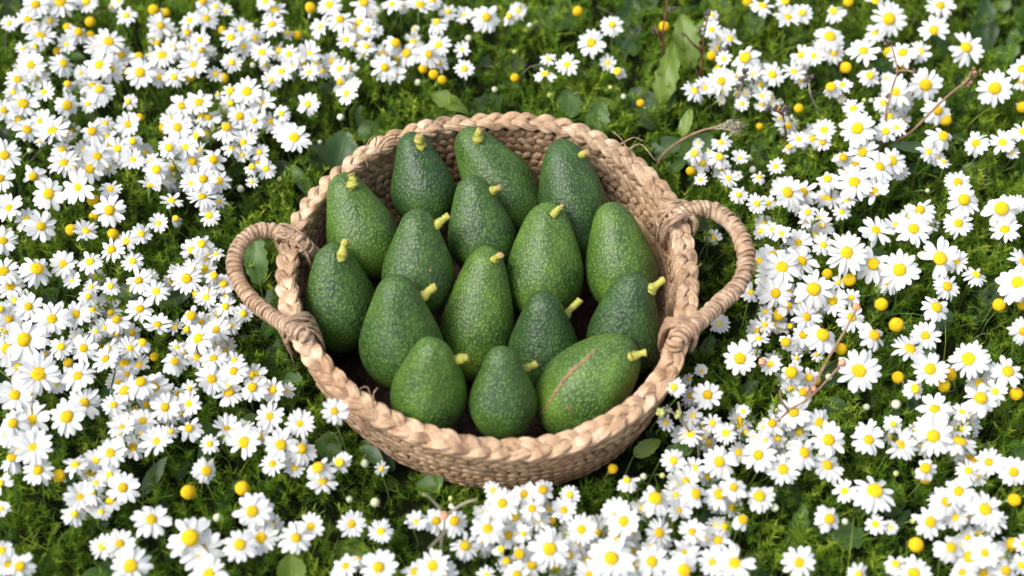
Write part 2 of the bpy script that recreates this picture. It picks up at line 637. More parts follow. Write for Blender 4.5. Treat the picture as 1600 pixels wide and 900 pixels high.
def wall_course(zc, hgt, seed):
    rs = np.random.default_rng(seed)
    b_ = Batch()
    for face in (1, -1):
        for row in (-1, 1):
            z = zc + row * hgt * .25
            n = 116
            P = rs_path(ring(float(wall_s(z)), z), n * 4)
            P = np.roll(P, seed * 3 + row, 0)
            T = np.roll(P, -1, 0) - np.roll(P, 1, 0)
            T /= np.linalg.norm(T, axis=1)[:, None]
            sl = float(wall_s(z + .005) - wall_s(z - .005)) * .175 / .010
            O = outward(P.copy()) + np.array([0, 0, -sl])
            O /= np.linalg.norm(O, axis=1)[:, None]
            U = np.cross(O, T)
            U *= np.sign(U[:, 2])[:, None]
            for q in range(n):
                k = q * 4
                th = math.radians(48 + rs.normal(0, 3.5)) * row * (1 if seed % 2 else -1)
                t_, u_, o_ = T[k], U[k], O[k] * face
                D = t_ * math.cos(th) + u_ * math.sin(th)
                lift = .13 * row * (1 if seed % 2 else -1) + rs.normal(0, .03)
                D = D + o_ * lift
                D /= np.linalg.norm(D)
                Nn = o_ - D * o_.dot(D)
                Nn /= np.linalg.norm(Nn)
                Bn = np.cross(Nn, D)
                L, W_, H_ = hgt * .82 * rs.uniform(.92, 1.08), .0042 * rs.uniform(.88, 1.10), .0017
                c = P[k] + O[k] * face * (.0030 + rs.normal(0, .0003)) + t_ * rs.normal(0, .0004)
                V = c + SEGV[:, :1] * L * D + SEGV[:, 1:2] * W_ * Bn + SEGV[:, 2:3] * H_ * Nn
                uv = SEGUV * np.array([L, 1.0]) + np.array([rs.uniform(0, 40), rs.uniform(0, 1) * 0])
                b_.add(V - np.array([CEN[0], CEN[1], 0]), SEGF, uv)
    return b_.mesh('wall_plait', M['straw2'])


COURSES = [(.0975, 1), (.0790, 2), (.0605, 3), (.0420, 4), (.0235, 5)]
for z, c in COURSES:
    o = link('wall_plait', wall_course(z, .0190, c), basket)
    o['kind'] = 'stuff'
# floor plaits
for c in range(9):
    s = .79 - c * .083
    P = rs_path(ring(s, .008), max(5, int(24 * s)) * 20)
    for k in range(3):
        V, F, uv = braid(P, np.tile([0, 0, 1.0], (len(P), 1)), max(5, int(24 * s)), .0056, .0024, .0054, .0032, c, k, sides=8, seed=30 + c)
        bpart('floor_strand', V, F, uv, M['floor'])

# handles: a core rope wrapped with raffia
HP = {
    'left': ([(488, 396), (474, 383), (455, 371), (425, 361), (397, 363), (374, 384), (366, 414), (377, 447), (400, 475), (428, 496), (455, 512), (476, 526), (486, 542)], .0059),
    'right': ([(1036, 352), (1056, 338), (1088, 326), (1120, 332), (1147, 353), (1163, 386), (1165, 420), (1150, 450), (1122, 476), (1098, 498), (1076, 514), (1056, 534), (1046, 556)], .0066),
}
for side, (pp, hr) in HP.items():
    zz = [RIM_Z - .012, RIM_Z + .006] + [RIM_Z + .008] + [RIM_Z + .004 + .006 * math.sin(i) for i in range(len(pp) - 6)] + [RIM_Z + .008, RIM_Z + .008, RIM_Z - .010]
    path = spline([at(x, y, z) for (x, y), z in zip(pp, zz)], 400)
    h = empty('handle')
    h.parent = basket
    V, F, uv = tube_arr(path[::8], hr * .82, sides=8)
    bpart('rope_core', V, F, uv, M['cord'], parent=h)
    L = np.linalg.norm(np.diff(path, axis=0), axis=1).sum()
    turns = int(L / .0043)
    n = turns * 16
    tt = np.linspace(0, 1, n)
    # uneven pitch: the turns bunch and spread
    tt2 = tt + .0016 * np.sin(tt * 2 * np.pi * 23) + .0011 * np.sin(tt * 2 * np.pi * 41 + 1)
    idx = np.clip(tt2, 0, 1) * (len(path) - 1)
    C = np.stack([np.interp(idx, np.arange(len(path)), path[:, q]) for q in range(3)], -1)
    T, N_, B_ = frames(C)
    ang = tt * 2 * np.pi * turns
    rr = hr * (1 + .07 * np.sin(tt * 2 * np.pi * 31) + .05 * np.sin(tt * 2 * np.pi * 77 + 2) + .05 * np.sin(tt * 2 * np.pi * 5))
    # lean of each turn
    P = C + (N_ * np.cos(ang)[:, None] + B_ * np.sin(ang)[:, None]) * rr[:, None] + T * (np.sin(ang) * .0016)[:, None]
    rad = P - C
    V, F, uv = tube_arr(P, .0013, .00255 * (1 + .15 * np.sin(tt * 2 * np.pi * 57)), sides=6, up=rad)
    bpart('wrapping_cord', V, F, uv, M['cord'], parent=h)
    # lashings: cords laid over the rim where the handle ends
    for end in (0, 1):
        e0 = path[60 if end == 0 else -60]
        ri = int(np.argmin(np.linalg.norm(RIM[:, :2] - e0[:2], axis=1)))
        rc = RIM[ri]
        Tn = RIM[(ri + 3) % 720] - RIM[ri - 3]
        Tn /= np.linalg.norm(Tn)
        O = rc - CEN; O[2] = 0; O /= np.linalg.norm(O)
        for q in range(8):
            r1, r2 = NR.uniform(-.006, .014), NR.uniform(-.016, .012)
            if end == 1:
                r1 = -r1
            # from the handle outside, over the rim, down the inner wall
            hz = NR.uniform(.0, .0025)
            pts = [rc + O * .011 + Tn * r1 + np.array([0, 0, -.012 + NR.uniform(-.004, .002)]),
                   rc + O * .0125 + Tn * r1 + np.array([0, 0, .006 + hz]),
                   rc + O * .001 + Tn * (r1 * .6 + r2 * .4) + np.array([0, 0, .0125 + hz]),
                   rc - O * (.011 + hz) + Tn * (r1 * .2 + r2 * .8) + np.array([0, 0, .007]),
                   rc - O * (.0145 + hz) + Tn * r2 + np.array([0, 0, -.006]),
                   rc - O * (.014 + hz) + Tn * (r2 * .8) + np.array([0, 0, -.018 - NR.uniform(0, .01)]),
                   rc - O * .010 + Tn * (r2 * .5) + np.array([0, 0, -.034])]
            V, F, uv = tube_arr(spline(pts, 30), .0011, NR.uniform(.0016, .0026), sides=6)
            bpart('lashing', V, F, uv, M['cord'], parent=h)

# loose ends of straw on the rim
LOOSE = [
    [(575, 262, .112), (570, 238, .122), (578, 218, .128), (588, 214, .124), (584, 236, .112)],
    [(585, 250, .114), (590, 228, .124), (606, 213, .126), (625, 210, .120)],
    [(592, 240, .114), (602, 222, .122), (616, 216, .120), (628, 216, .114)],
    [(984, 250, .112), (974, 222, .124), (958, 205, .130)],
    [(975, 240, .112), (1000, 225, .124), (1020, 246, .120), (1026, 252, .11)],
    [(968, 226, .116), (990, 215, .128), (1004, 220, .126)],
    [(580, 625, .112), (576, 608, .124), (570, 604, .126), (562, 608, .122)],
    [(584, 630, .112), (584, 615, .124), (590, 606, .128)],
    [(600, 675, .085), (575, 668, .095), (548, 652, .100), (540, 645, .1)],
    [(1078, 440, .112), (1084, 424, .116), (1096, 412, .118)],
    [(700, 715, .09), (712, 711, .095), (725, 713, .092)],
    [(765, 735, .08), (772, 726, .085), (775, 722, .084)],
]
for q, L in enumerate(LOOSE):
    p = spline([at(*l) for l in L], 18)
    w = .0011 if q != 8 else .0022
    V, F, uv = tube_arr(p, .0005, np.linspace(w, w * .5, 18), sides=6)
    bpart('loose_straw', V, F, uv, M['cord'])

# ------------------------------------------------------------------ avocados
# fat end centre, width, tip, stem base, stem end (photograph pixels), skin, label
AV = [
    ((662, 296), 99, (642, 211), (657, 227), (655, 214), 'avo1', 'dark pebbly avocado against the back rim, leftmost of the back three', 0.9),
    ((786, 298), 108, (727, 206), (746, 217), (750, 204), 'avo2', 'long avocado at the middle of the back rim, neck leaning left', 1.1),
    ((897, 334), 106, (887, 222), (908, 243), (917, 239), 'avo1', 'darkest avocado, rightmost at the back, beside the bare inner wall', 1.3),
    ((566, 368), 112, (528, 281), (552, 290), (550, 273), 'avo3', 'bright green avocado near the upper left rim with a stubby yellow stem', 0.9),
    ((751, 368), 105, (737, 280), (768, 298), (781, 294), 'avo2', 'half hidden avocado in the middle with a tiny brown stem stub', 1.0),
    ((653, 425), 111, (656, 333), (682, 352), (701, 337), 'avo2', 'avocado with a small brown blemish, third row, left of centre', 0.95),
    ((851, 428), 117, (846, 321), (864, 336), (877, 322), 'avo3', 'upright avocado right of centre with a short square cut stem', 1.1),
    ((969, 418), 112, (963, 320), (992, 328), (1003, 338), 'avo3', 'smooth light avocado at the right wall with its stem hidden behind', 1.1),
    ((531, 488), 119, (519, 388), (534, 400), (540, 375), 'avo2', 'leftmost avocado, beside the left handle, long yellow stem pointing up', 0.9),
    ((746, 508), 112, (753, 388), (772, 406), (782, 399), 'avo3', 'longest avocado, glossy and ridged, at the centre of the basket', 1.15),
    ((627, 533), 127, (627, 437), (660, 464), (680, 448), 'avo2', 'broad avocado left of the glossy central one with a knobbed yellow stem', 0.9),
    ((851, 545), 110, (856, 461), (890, 487), (914, 461), 'avo1', 'avocado with a long green stem above the scarred one', 0.95),
    ((976, 520), 118, (985, 434), (1017, 453), (1037, 437), 'avo1', 'rightmost avocado, its thick stem touching the lower right wall', 1.0),
    ((669, 622), 122, (684, 537), (713, 563), (733, 558), 'avo3', 'pale green avocado at the lower left of the front row', 0.9),
    ((785, 634), 108, (794, 547), (822, 573), (845, 562), 'avo2', 'small dull avocado at the middle of the front row', 0.95),
    ((903, 617), 130, (986, 538), (988, 557), (1008, 551), 'avo3', 'largest shiny avocado, lying sideways at front right with a long scar', 1.35),
]
APROF = [(0, 0), (.012, .20), (.04, .38), (.085, .56), (.15, .74), (.22, .88), (.30, .968), (.37, 1.0), (.45, .985), (.54, .91), (.63, .805), (.72, .69), (.80, .59), (.87, .505), (.925, .42), (.965, .315), (.99, .17), (1.0, 0.0)]
TP = np.array([p[0] for p in APROF])
RP = np.array([p[1] for p in APROF])


def camvec(dx, dy):
    return RGT * dx - UPV * dy


avs = []
for ai_, (F_, W, P_, S0, S1, mat, lab, neck) in enumerate(AV):
    if ai_ not in (8, 13, 14, 15):          # their fat ends are hidden behind the next row
        dl = math.hypot(F_[0] - P_[0], F_[1] - P_[1])
        F_ = (F_[0] + (F_[0] - P_[0]) / dl * .085 * W, F_[1] + (F_[1] - P_[1]) / dl * .085 * W)
        W = W * 1.03
    z0 = .048
    c = at(F_[0], F_[1], z0)
    r = W / 2 * mpp(c)
    d2 = camvec(P_[0] - F_[0], P_[1] - F_[1])
    proj = (d2.length + .035 * W) / (.63 * W)
    d2.normalize()
    Lr = 1.56 if neck < 1.3 else 1.42
    if proj > Lr * .985:
        Lr = proj / .985
    tl = math.acos(min(.985, proj / Lr))
    ax = (d2 * math.cos(tl) - FWD * math.sin(tl)).normalized()
    avs.append(dict(F=F_, W=W, c=c, r=r, ax=ax, L=Lr * 2 * r, S0=S0, S1=S1, mat=mat, lab=lab, neck=neck))


def spheres(a):
    out = []
    for t in (.14, .30, .45, .60, .74, .86, .94):
        rr = a['r'] * float(np.interp(t, TP, RP)) * .97
        out.append((a['c'] + a['ax'] * ((t - .37) * a['L']), rr))
    return out


for it in range(90):
    moved = False
    for i in range(len(avs)):
        for j in range(i + 1, len(avs)):
            A, B = avs[i], avs[j]
            if (A['c'] - B['c']).length > .16:
                continue
            worst = 0
            for p, rp_ in spheres(A):
                for q, rq in spheres(B):
                    o = rp_ + rq - (p - q).length
                    worst = max(worst, o)
            if worst > .0012:
                fr, bk = (A, B) if A['F'][1] > B['F'][1] else (B, A)
                for o_, sg in ((fr, -.75), (bk, .25)):
                    d = (o_['c'] - cam.location).normalized()
                    newc = o_['c'] + d * (worst * .6 * sg)
                    if newc.z - o_['r'] < .010:
                        continue
                    k_ = (newc - cam.location).dot(FWD) / (o_['c'] - cam.location).dot(FWD)
                    o_['c'] = newc
                    o_['r'] *= k_
                    o_['L'] *= k_
                moved = True
    # keep every fruit inside the basket wall
    for a in avs:
        worst, sg = 0, 0
        for p, rr in spheres(a):
            dxy = math.hypot(p.x - CEN[0], p.y - CEN[1])
            loc = dxy / float(ratio(p.x, p.y))
            if p.z > RIM_Z + rr * .8:
                continue
            pen = dxy + rr - (float(wall_s(p.z)) * loc - .010)
            if p.z > RIM_Z - .004:
                pen -= .004
            if pen > worst and abs(p.y - CEN[1]) > .35 * dxy:
                worst, sg = pen, (-1 if p.y > CEN[1] else 1)
        if worst > .001:
            d = (a['c'] - cam.location).normalized()
            newc = a['c'] + d * (worst * .9 * sg)
            if newc.z - a['r'] < .008:
                continue
            k_ = (newc - cam.location).dot(FWD) / (a['c'] - cam.location).dot(FWD)
            a['c'] = newc
            a['r'] *= k_
            a['L'] *= k_
            moved = True
    if not moved:
        break
for a in avs:
    print('avo z %.3f r %.3f L %.3f' % (a['c'].z, a['r'], a['L']), a['lab'][:30])

for ai, a in enumerate(avs):
    root = empty('avocado', a['c'] - a['ax'] * (.37 * a['L']))
    tag(root, a['lab'], 'avocado', 'avocados in the basket')
    nr, ns = 56, 64
    t = (1 - np.cos(np.linspace(0, np.pi, nr))) / 2
    rad = np.interp(t, TP, RP)
    # smooth the profile
    tt_ = np.linspace(0, 1, 400)
    raw = np.interp(tt_, TP, RP)
    for _ in range(3):
        raw[8:-8] = np.convolve(raw, np.ones(17) / 17, 'same')[8:-8]
    rad = np.interp(t, tt_, raw)
    if a['neck'] >= 1.3:        # nearly elliptical fruit
        rad = rad * .35 + np.sqrt(np.clip(1 - ((t - .47) / .53) ** 2, 0, 1)) * .65 * np.where(t < .94, 1, 1)
        rad[0] = 0; rad[-1] = 0
    elif a['neck'] > 1.05:
        rad = rad * .75 + np.sqrt(np.clip(1 - ((t - .44) / .56) ** 2, 0, 1)) * .25
        rad[0] = 0; rad[-1] = 0
    ph = np.linspace(0, 2 * np.pi, ns, endpoint=False)
    rs = np.random.default_rng(100 + ai)
    X = a['r'] * rad[:, None] * np.cos(ph)[None]
    Y = a['r'] * rad[:, None] * np.sin(ph)[None]
    Z = np.repeat((a['L'] * t)[:, None], ns, 1)
    # gentle lumps and a lean of the neck
    lump = 1 + sum(rs.normal(0, .013) * np.sin(m * ph[None] + rs.uniform(0, 6) + t[:, None] * rs.uniform(2, 9)) for m in (1, 2, 3, 4, 5))
    X *= lump; Y *= lump
    bend = rs.uniform(-.07, .07) * a['L']
    X += bend * (t[:, None] ** 2) * 1.0 - bend * .2
    V = np.stack([X, Y, Z], -1).reshape(-1, 3)
    i = np.arange(nr - 1)[:, None]; j = np.arange(ns)[None]
    Fq = np.stack([i * ns + j, i * ns + (j + 1) % ns, (i + 1) * ns + (j + 1) % ns, (i + 1) * ns + j], -1).reshape(-1, 4)
    rotm = a['ax'].to_track_quat('Z', 'Y').to_matrix().to_4x4()
    me = mesh_np('body', V, Fq, M[a['mat']])
    body = link('body', me, root, rotm)
    root_m = Matrix.Translation(root.location)
    MW = root_m @ rotm
    WV = [MW @ Vector(v) for v in V]
    bvh = BVHTree.FromPolygons(WV, [tuple(f) for f in Fq])
    d = ray(*a['S0'])
    hit = bvh.ray_cast(cam.location, d)[0]
    if hit is None or ai == 7:
        ctr = cam.location + d * (a['c'] - cam.location).length
        hit = bvh.find_nearest(ctr + (FWD * .02 if ai == 7 else Vector((0, 0, 0))))[0]
    dv = camvec(a['S1'][0] - a['S0'][0], a['S1'][1] - a['S0'][1]) * mpp(hit)
    ln = dv.length
    want = max(.0095, ln)
    tw = -FWD * math.sqrt(max(0, want ** 2 - ln ** 2)) + (-FWD * .15 * ln)
    if ai == 7:
        tw = -tw
    e = hit + dv + tw
    b0 = hit - (e - hit) * .25
    pts = [b0, hit + (e - hit) * .1, hit + (e - hit) * .5 + Vector((0, 0, .0006)), e]
    sp = spline([p - root.location for p in pts], 12)
    kn = rs.uniform(.15, .6)
    sr = np.interp(np.linspace(0, 1, 12), [0, .25, .45, .7, .9, 1], np.array([.0040, .0038, .0030, .0028, .0031, .0030]) * rs.uniform(.85, 1.15, 6)) * rs.uniform(.9, 1.15)
    sr = sr * (1 + .22 * np.exp(-((np.linspace(0, 1, 12) - kn) / .14) ** 2))
    sp[:, 0] += rs.normal(0, .0004, 12); sp[:, 2] += rs.normal(0, .0003, 12)
    if ai in (3, 0, 1):
        sr = sr * 1.25
    V2, F2, uv2 = tube_arr(sp, sr * (1 + .03 * rs.normal(0, 1, 12)), sides=12, ridges=5, ridge=.06, cap=False)
    st = link('stem', mesh_np('stem', V2, F2, M['avostem'], uv=uv2), root)
    # cut end: a shallow rough cap
    dirn = Vector(sp[-1] - sp[-2]).normalized()
    pc = np.array([sp[-1] - np.array(dirn) * .0003, sp[-1] + np.array(dirn) * .0003, sp[-1] + np.array(dirn) * .0008])
    V3, F3, uv3 = tube_arr(pc, np.array([1.02, .98, .72]) * sr[-1], sides=12, ridges=3, ridge=.1)
    link('cut_end', mesh_np('cut_end', V3, F3, M['avocut'], uv=uv3), st)
    if ai == 15:                       # long corky scar
        for line, w in (([(934, 544), (915, 562), (895, 580), (880, 596), (866, 618), (852, 640)], .0024),
                        ([(886, 634), (890, 640), (894, 645)], .0012), ([(857, 636), (850, 642), (844, 650)], .0008)):
            pts = []
            for (x, y) in [tuple(p) for p in spline([(x, y, 0) for x, y in line], 26)[:, :2]]:
                hh = bvh.ray_cast(cam.location, ray(x, y))
                if hh[0] is not None:
                    pts.append((hh[0] + hh[1] * (.0002 if hh[1].dot(FWD) < 0 else -.0002)) - root.location)
            n_ = len(pts)
            ww = w * (.35 + .65 * np.sin(np.linspace(.1, 3.0, n_))) * (1 + .25 * rs.normal(0, 1, n_))
            V4, F4, uv4 = tube_arr(np.array([tuple(p) for p in pts]), ww * .35, ww, sides=6, up=np.tile(tuple(-FWD), (n_, 1)))
            link('scar', mesh_np('scar', V4, F4, M['scar'], uv=uv4), root)
    if ai == 5:
        hh = bvh.ray_cast(cam.location, ray(672, 422))
        if hh[0] is not None:
            V5, F5, uv5 = tube_arr(np.array([tuple(hh[0] - root.location + UPV * q * .0018) for q in (-1, 0, 1)]), [.0006, .0014, .0005], sides=8, up=np.tile((1, 0, 0), (3, 1)))
            V5 = V5 + np.array(tuple(FWD)) * .0008
            link('blemish', mesh_np('blemish', V5, F5, M['scar'], uv=uv5), root)

# ------------------------------------------------------------------ the flowers as the photograph shows them: origin, scale, then x y radius [b = head without petals]
TILES = [
    (0, 0, 4, "378 8 100,222 28 75,177 124 80,315 128 50,58 144 50,540 10 70,565 138 36 b,427 172 36 b,492 200 75,215 165 65,275 170 30 b,252 222 90,565 230 36 b,700 38 40,745 8 50,790 96 65,960 62 36 b,1035 80 32 b,1005 160 80,962 230 45,680 258 90,415 278 60,362 322 32 b,143 303 45,615 300 80,758 342 70,868 350 85,1015 345 85,1080 308 75,935 345 50,985 272 25 b,1185 300 55,1260 306 70,1185 127 60,1170 200 55,1250 250 60,1290 116 75,1268 5 75,1350 40 45,1250 92 40,1412 75 45,1390 192 30 b,1442 236 65,1508 180 70,1520 294 70,1595 240 60,193 405 85,398 393 85,620 404 90,508 455 45,698 435 85,785 452 35 b,875 452 90,1212 402 85,996 480 60,1087 480 65,1190 480 35 b,1450 390 60,110 497 75,223 482 80,420 523 60,578 535 75,620 556 95,1348 463 50,1400 490 32 b,278 577 65,85 575 55,1440 568 70,1545 572 90,1362 590 30,145 648 90,28 690 75,420 658 80,550 648 55,800 635 55,1135 660 75,1245 642 80,1442 642 70,112 750 75,263 767 85,170 810 75,330 820 100,410 850 40,660 768 55,802 776 75,872 735 30 b,575 818 80,707 798 45,668 850 60,828 882 60,1068 745 60,1180 750 45,1305 735 75,1265 740 35 b,1498 725 75,1590 755 60,1110 795 85,1030 800 40 b,1415 793 95,1225 850 60,1565 855 50,1520 890 70,1065 890 70,250 885 35"),
    (400, 0, 4, "115 62 75,98 152 80,5 240 55,60 10 60,198 203 45,258 220 32 b,340 48 36 b,456 28 75,407 170 70,525 122 85,672 15 85,565 252 60,645 145 75,697 182 55,736 182 55,690 288 60,670 338 45,850 28 65,1025 38 90,915 45 40,1128 136 75,990 180 30,1100 5 60,1202 72 60,1298 97 55,1440 108 90,1582 100 60,872 268 90,940 330 85,1140 282 75,1080 338 80,1145 395 60,1045 430 32 b,1110 465 34 b,1163 500 32 b,1290 308 50,1302 430 60,208 340 60,334 336 75,37 325 70,60 400 45,160 448 70,232 410 45,330 452 60,418 442 50,470 380 55,522 430 65,576 425 60,98 502 60,805 422 85,865 460 70,568 585 70,605 525 50,325 650 70,36 645 85,157 708 55,5 760 60,190 815 90,240 860 95"),
    (800, 0, 4, "38 68 55,0 110 50,410 70 34 b,18 486 30 b,624 153 70,495 268 82,228 368 48,205 460 70,343 404 72,598 394 50,657 445 75,950 165 36 b,803 644 28 b,1252 95 40,1248 182 60,1302 242 55,1362 242 70,1248 348 34 b,1325 368 50,1455 358 105,1473 10 34 b,1566 34 75,1390 475 65,1308 507 85,1140 568 75,1203 552 65,1290 430 30 b,1505 465 60,1555 530 60,1580 450 60,1458 580 40,1438 650 45,1560 600 55,1562 655 50,1302 625 35,1548 790 25 b,1305 888 60,1165 895 35"),
    (1200, 0, 4, "108 5 75,122 112 82,212 78 70,408 66 75,502 12 36 b,670 5 65,755 118 105,668 203 60,1077 36 85,1037 190 90,1238 298 105,385 225 95,597 320 100,755 330 38 b,842 328 90,953 320 70,205 342 62,287 348 60,412 330 70,486 422 40 b,25 467 75,160 447 72,205 500 50,392 540 85,465 530 60,636 470 72,742 488 42,803 580 100,985 530 100,850 630 70,850 410 30 b,1417 552 105,1590 428 85,1580 505 60,192 677 32 b,532 680 65,462 620 28,720 640 60,1062 690 90,1110 750 40 b,1590 670 38 b,760 725 65,735 820 70,802 800 60,560 803 105,350 812 70,1097 848 100,1595 822 75,190 870 65,340 888 55,1465 890 75,1300 895 80,70 680 50,75 740 55,20 600 30"),
    (0, 225, 4, "30 70 95,402 120 90,390 35 65,525 42 65,608 78 85,562 152 85,735 28 70,690 10 30 b,830 98 65,672 140 60,946 110 70,975 158 75,1000 240 60,938 262 70,1055 20 70,1158 18 75,1203 110 80,1252 42 50,1335 96 85,1446 28 60,1520 5 70,1516 68 45,1575 140 55,1575 238 40,1270 218 80,1367 230 75,1200 245 70,1264 330 85,1368 360 45,1306 446 65,1074 353 68,0 215 85,207 203 85,305 312 100,494 272 110,690 280 65,583 352 42 b,685 414 95,590 452 36 b,10 350 30,62 405 90,163 474 75,257 514 95,443 536 40 b,538 543 75,707 562 38 b,990 498 60,1097 463 58,20 605 85,790 608 65,885 560 62,698 662 80,828 732 68,1198 664 68,1258 622 75,1350 690 48,20 795 95,230 778 110,397 750 80,562 735 75,455 857 60,867 853 80,930 840 60,1110 810 60,1165 840 90,1200 770 60,1337 820 70,1396 872 70,65 890 80,690 888 60,570 895 50"),
    (1200, 225, 4, "132 15 50,212 0 40,340 0 60,50 140 50,470 83 80,590 52 90,540 140 35 b,480 175 30,696 143 100,776 105 85,825 165 60,370 215 75,540 238 110,660 307 105,120 304 100,218 300 85,0 370 50,248 424 62,245 475 55,320 458 55,492 352 58,462 425 55,1004 48 70,1062 88 50,1100 110 45,1305 18 100,1462 8 75,1528 55 40,1188 238 80,1225 348 105,1190 496 85,1460 402 115,1548 378 60,1482 538 85,30 536 60,85 560 60,188 620 80,346 632 70,675 540 100,798 510 75,950 412 90,910 530 105,1000 490 70,490 682 120,658 750 120,822 787 115,206 732 110,88 770 115,30 690 80,1075 715 120,1172 733 75,1302 812 75,1590 735 85,1560 865 120,370 812 36 b,508 850 45 b,440 865 45,1120 890 80,285 905 120,10 820 80,750 860 80"),
    (0, 450, 4, "65 5 80,178 116 82,58 195 80,325 195 105,476 163 85,552 52 62,690 5 65,975 22 75,875 130 80,728 198 85,985 232 82,655 252 60,600 270 50,730 290 50,562 208 35,150 322 130,45 378 110,0 130 70,380 366 75,523 375 85,425 466 80,485 550 100,672 376 65,662 445 85,813 376 70,890 340 70,965 430 30 b,240 540 125,115 492 80,95 670 110,190 665 45,285 415 40,345 590 70,527 718 100,80 845 90,203 822 110,418 805 110,710 730 70,780 643 95,880 585 100,795 540 55,965 620 90,1033 744 85,893 830 80,765 872 85,1180 722 75,1185 628 50,1092 458 85,1104 370 50,1232 432 70,1335 440 80,1194 172 80,1255 212 60,1165 260 60,1240 315 95,1350 262 85,1355 350 45,1290 58 65,1300 15 60,1410 115 62,1412 52 50,1522 160 60,1465 455 60,1462 520 80,1322 570 95,1430 652 95,1575 620 95,1180 875 85,1070 895 50,1415 885 90,1540 870 55"),
    (1200, 450, 4, "48 32 100,282 22 140,135 25 60,405 80 85,125 108 75,195 100 60,68 168 42 b,242 180 90,342 292 120,220 292 80,522 182 90,520 60 60,110 338 80,458 382 40 b,305 412 45,178 435 40,665 295 95,568 516 125,708 103 45 b,802 230 50 b,1125 12 70,1053 118 90,1445 105 45 b,1595 100 42 b,1560 0 100,1590 270 85,985 300 90,887 380 100,1012 508 105,812 558 42 b,920 628 75,1140 540 40 b,1100 612 42 b,1252 442 115,1345 480 60,1500 520 95,1415 530 60,1328 688 110,1420 648 75,1213 773 62,1550 660 46 b,1042 757 95,784 850 60,1035 890 110,1160 865 40,15 475 65,145 527 105,255 560 70,295 575 40 b,220 650 80,160 775 95,25 845 80,325 845 100,120 840 60,620 890 75,1210 880 60"),
    (0, 675, 4, "208 95 115,75 158 95,238 240 90,45 10 80,370 272 45 b,470 207 75,602 175 75,690 130 90,685 268 70,768 348 95,500 408 95,600 320 60,465 510 75,632 500 62,755 0 70,985 62 100,1068 15 70,1180 0 90,1310 75 60,1410 5 80,1525 65 100,1290 242 85,1178 376 50 b,1515 352 50 b,945 547 110,1188 660 155,1250 740 130,1575 495 110,1498 704 105,750 700 90,640 715 75,815 838 120,1305 890 110,0 320 75,10 480 50,55 825 90,122 838 95,10 740 70"),
    (400, 675, 4, "5 495 105,30 662 100,155 80 100,284 105 100,108 200 80,240 222 65,385 220 110,415 310 90,520 190 75,20 25 60,785 230 45,598 575 80,780 622 75,250 662 100,343 592 85,1000 562 65,1125 555 80,1240 555 95,1307 710 90,1448 605 100,1540 445 100,1480 365 55,1575 645 85,1532 732 70,560 838 80,632 800 70,765 845 110,990 872 80,1105 835 100,1170 895 90,1440 895 60,1595 500 60,520 895 50"),
    (800, 675, 4, "192 360 82,75 388 85,362 393 60,325 490 80,125 478 80,15 525 90,160 540 75,243 550 38 b,70 635 55,718 302 75,630 230 34 b,895 412 115,1043 490 80,1010 178 75,1140 225 65,1295 185 105,1540 145 100,1580 60 70,1115 10 75,1335 5 70,1085 310 85,1150 385 90,1295 388 95,1385 345 85,1545 400 95,1442 545 88,1332 592 75,1285 675 80,1125 625 85,920 630 85,655 495 85,700 560 100,755 625 60,435 610 90,405 690 80,235 730 120,357 768 85,270 855 80,45 762 100,30 890 80,125 830 90,470 800 60,450 735 40,620 790 140,665 680 110,875 810 100,870 725 70,770 830 90,960 820 60,1075 755 85,1075 865 120,1260 815 90,1392 822 115,800 870 60,480 895 90"),
    (1200, 675, 4, "378 50 105,228 127 100,370 210 105,95 235 95,60 40 60,0 100 50,630 48 95,828 80 95,1032 25 120,1198 58 115,1380 188 85,1298 185 38 b,1252 240 70,1305 272 65,1535 250 90,480 370 72,667 365 135,983 225 90,985 285 44 b,383 542 95,670 575 65,768 598 45,1115 435 90,1192 370 90,1357 482 110,1168 532 75,1015 562 105,1410 555 80,1540 425 45 b,1530 700 45 b,925 705 52 b,1145 720 105,1260 780 100,1355 755 90,197 815 100,797 822 75,910 885 100,565 890 70,1487 865 85,1582 832 65,1345 880 80,1212 878 80,0 400 40,1598 700 60"),
    (1020, 160, 6.154, "452 410 60,397 487 95,478 582 100,650 392 92,640 520 110,832 535 85,460 740 65,365 660 50 b,728 730 95,815 697 50,1020 717 72,825 885 90,540 470 50"),
    (1020, 300, 6.154, "1002 110 95,1108 108 80,1045 375 85,1158 362 85,1240 402 85,1400 490 100,580 440 80,1025 660 110,1150 600 95,1243 725 145,1425 662 150,1120 800 85"),
    (1020, 440, 6.154, "943 102 95,1182 110 130,635 405 95,1075 415 85,1015 550 105,1080 290 75,1213 300 62 b,1315 230 75,905 645 75,990 675 50,838 738 155,470 862 68,1135 790 80,1380 740 70"),
    (1000, 560, 6.154, "322 275 105,650 350 130,505 552 90,485 720 120,820 690 120,695 620 90,600 640 60,640 700 50,990 508 62,250 615 90,260 490 50,470 195 60,1200 795 100,1185 665 60,1090 770 80,1420 620 60"),
    (360, 580, 6.154, "205 155 130,408 180 110,545 190 80,380 435 130,670 505 130,135 680 110,1002 385 125,170 540 60,10 200 110"),
    (340, 140, 6.154, "400 603 90,465 760 95"),
]
FL = []
for ox, oy, s, txt in TILES:
    for it in txt.split(','):
        f = it.split()
        x, y, r = ox + float(f[0]) / s, oy + float(f[1]) / s, float(f[2]) / s
        b = len(f) > 3
        if any((x - q[0]) ** 2 + (y - q[1]) ** 2 < 6.3 ** 2 and b == q[3] for q in FL):
            continue
        if x > 1602 or x < -2:
            continue
        FL.append((x, y, r, b))
print('flowers', len(FL), 'bald', sum(f[3] for f in FL))

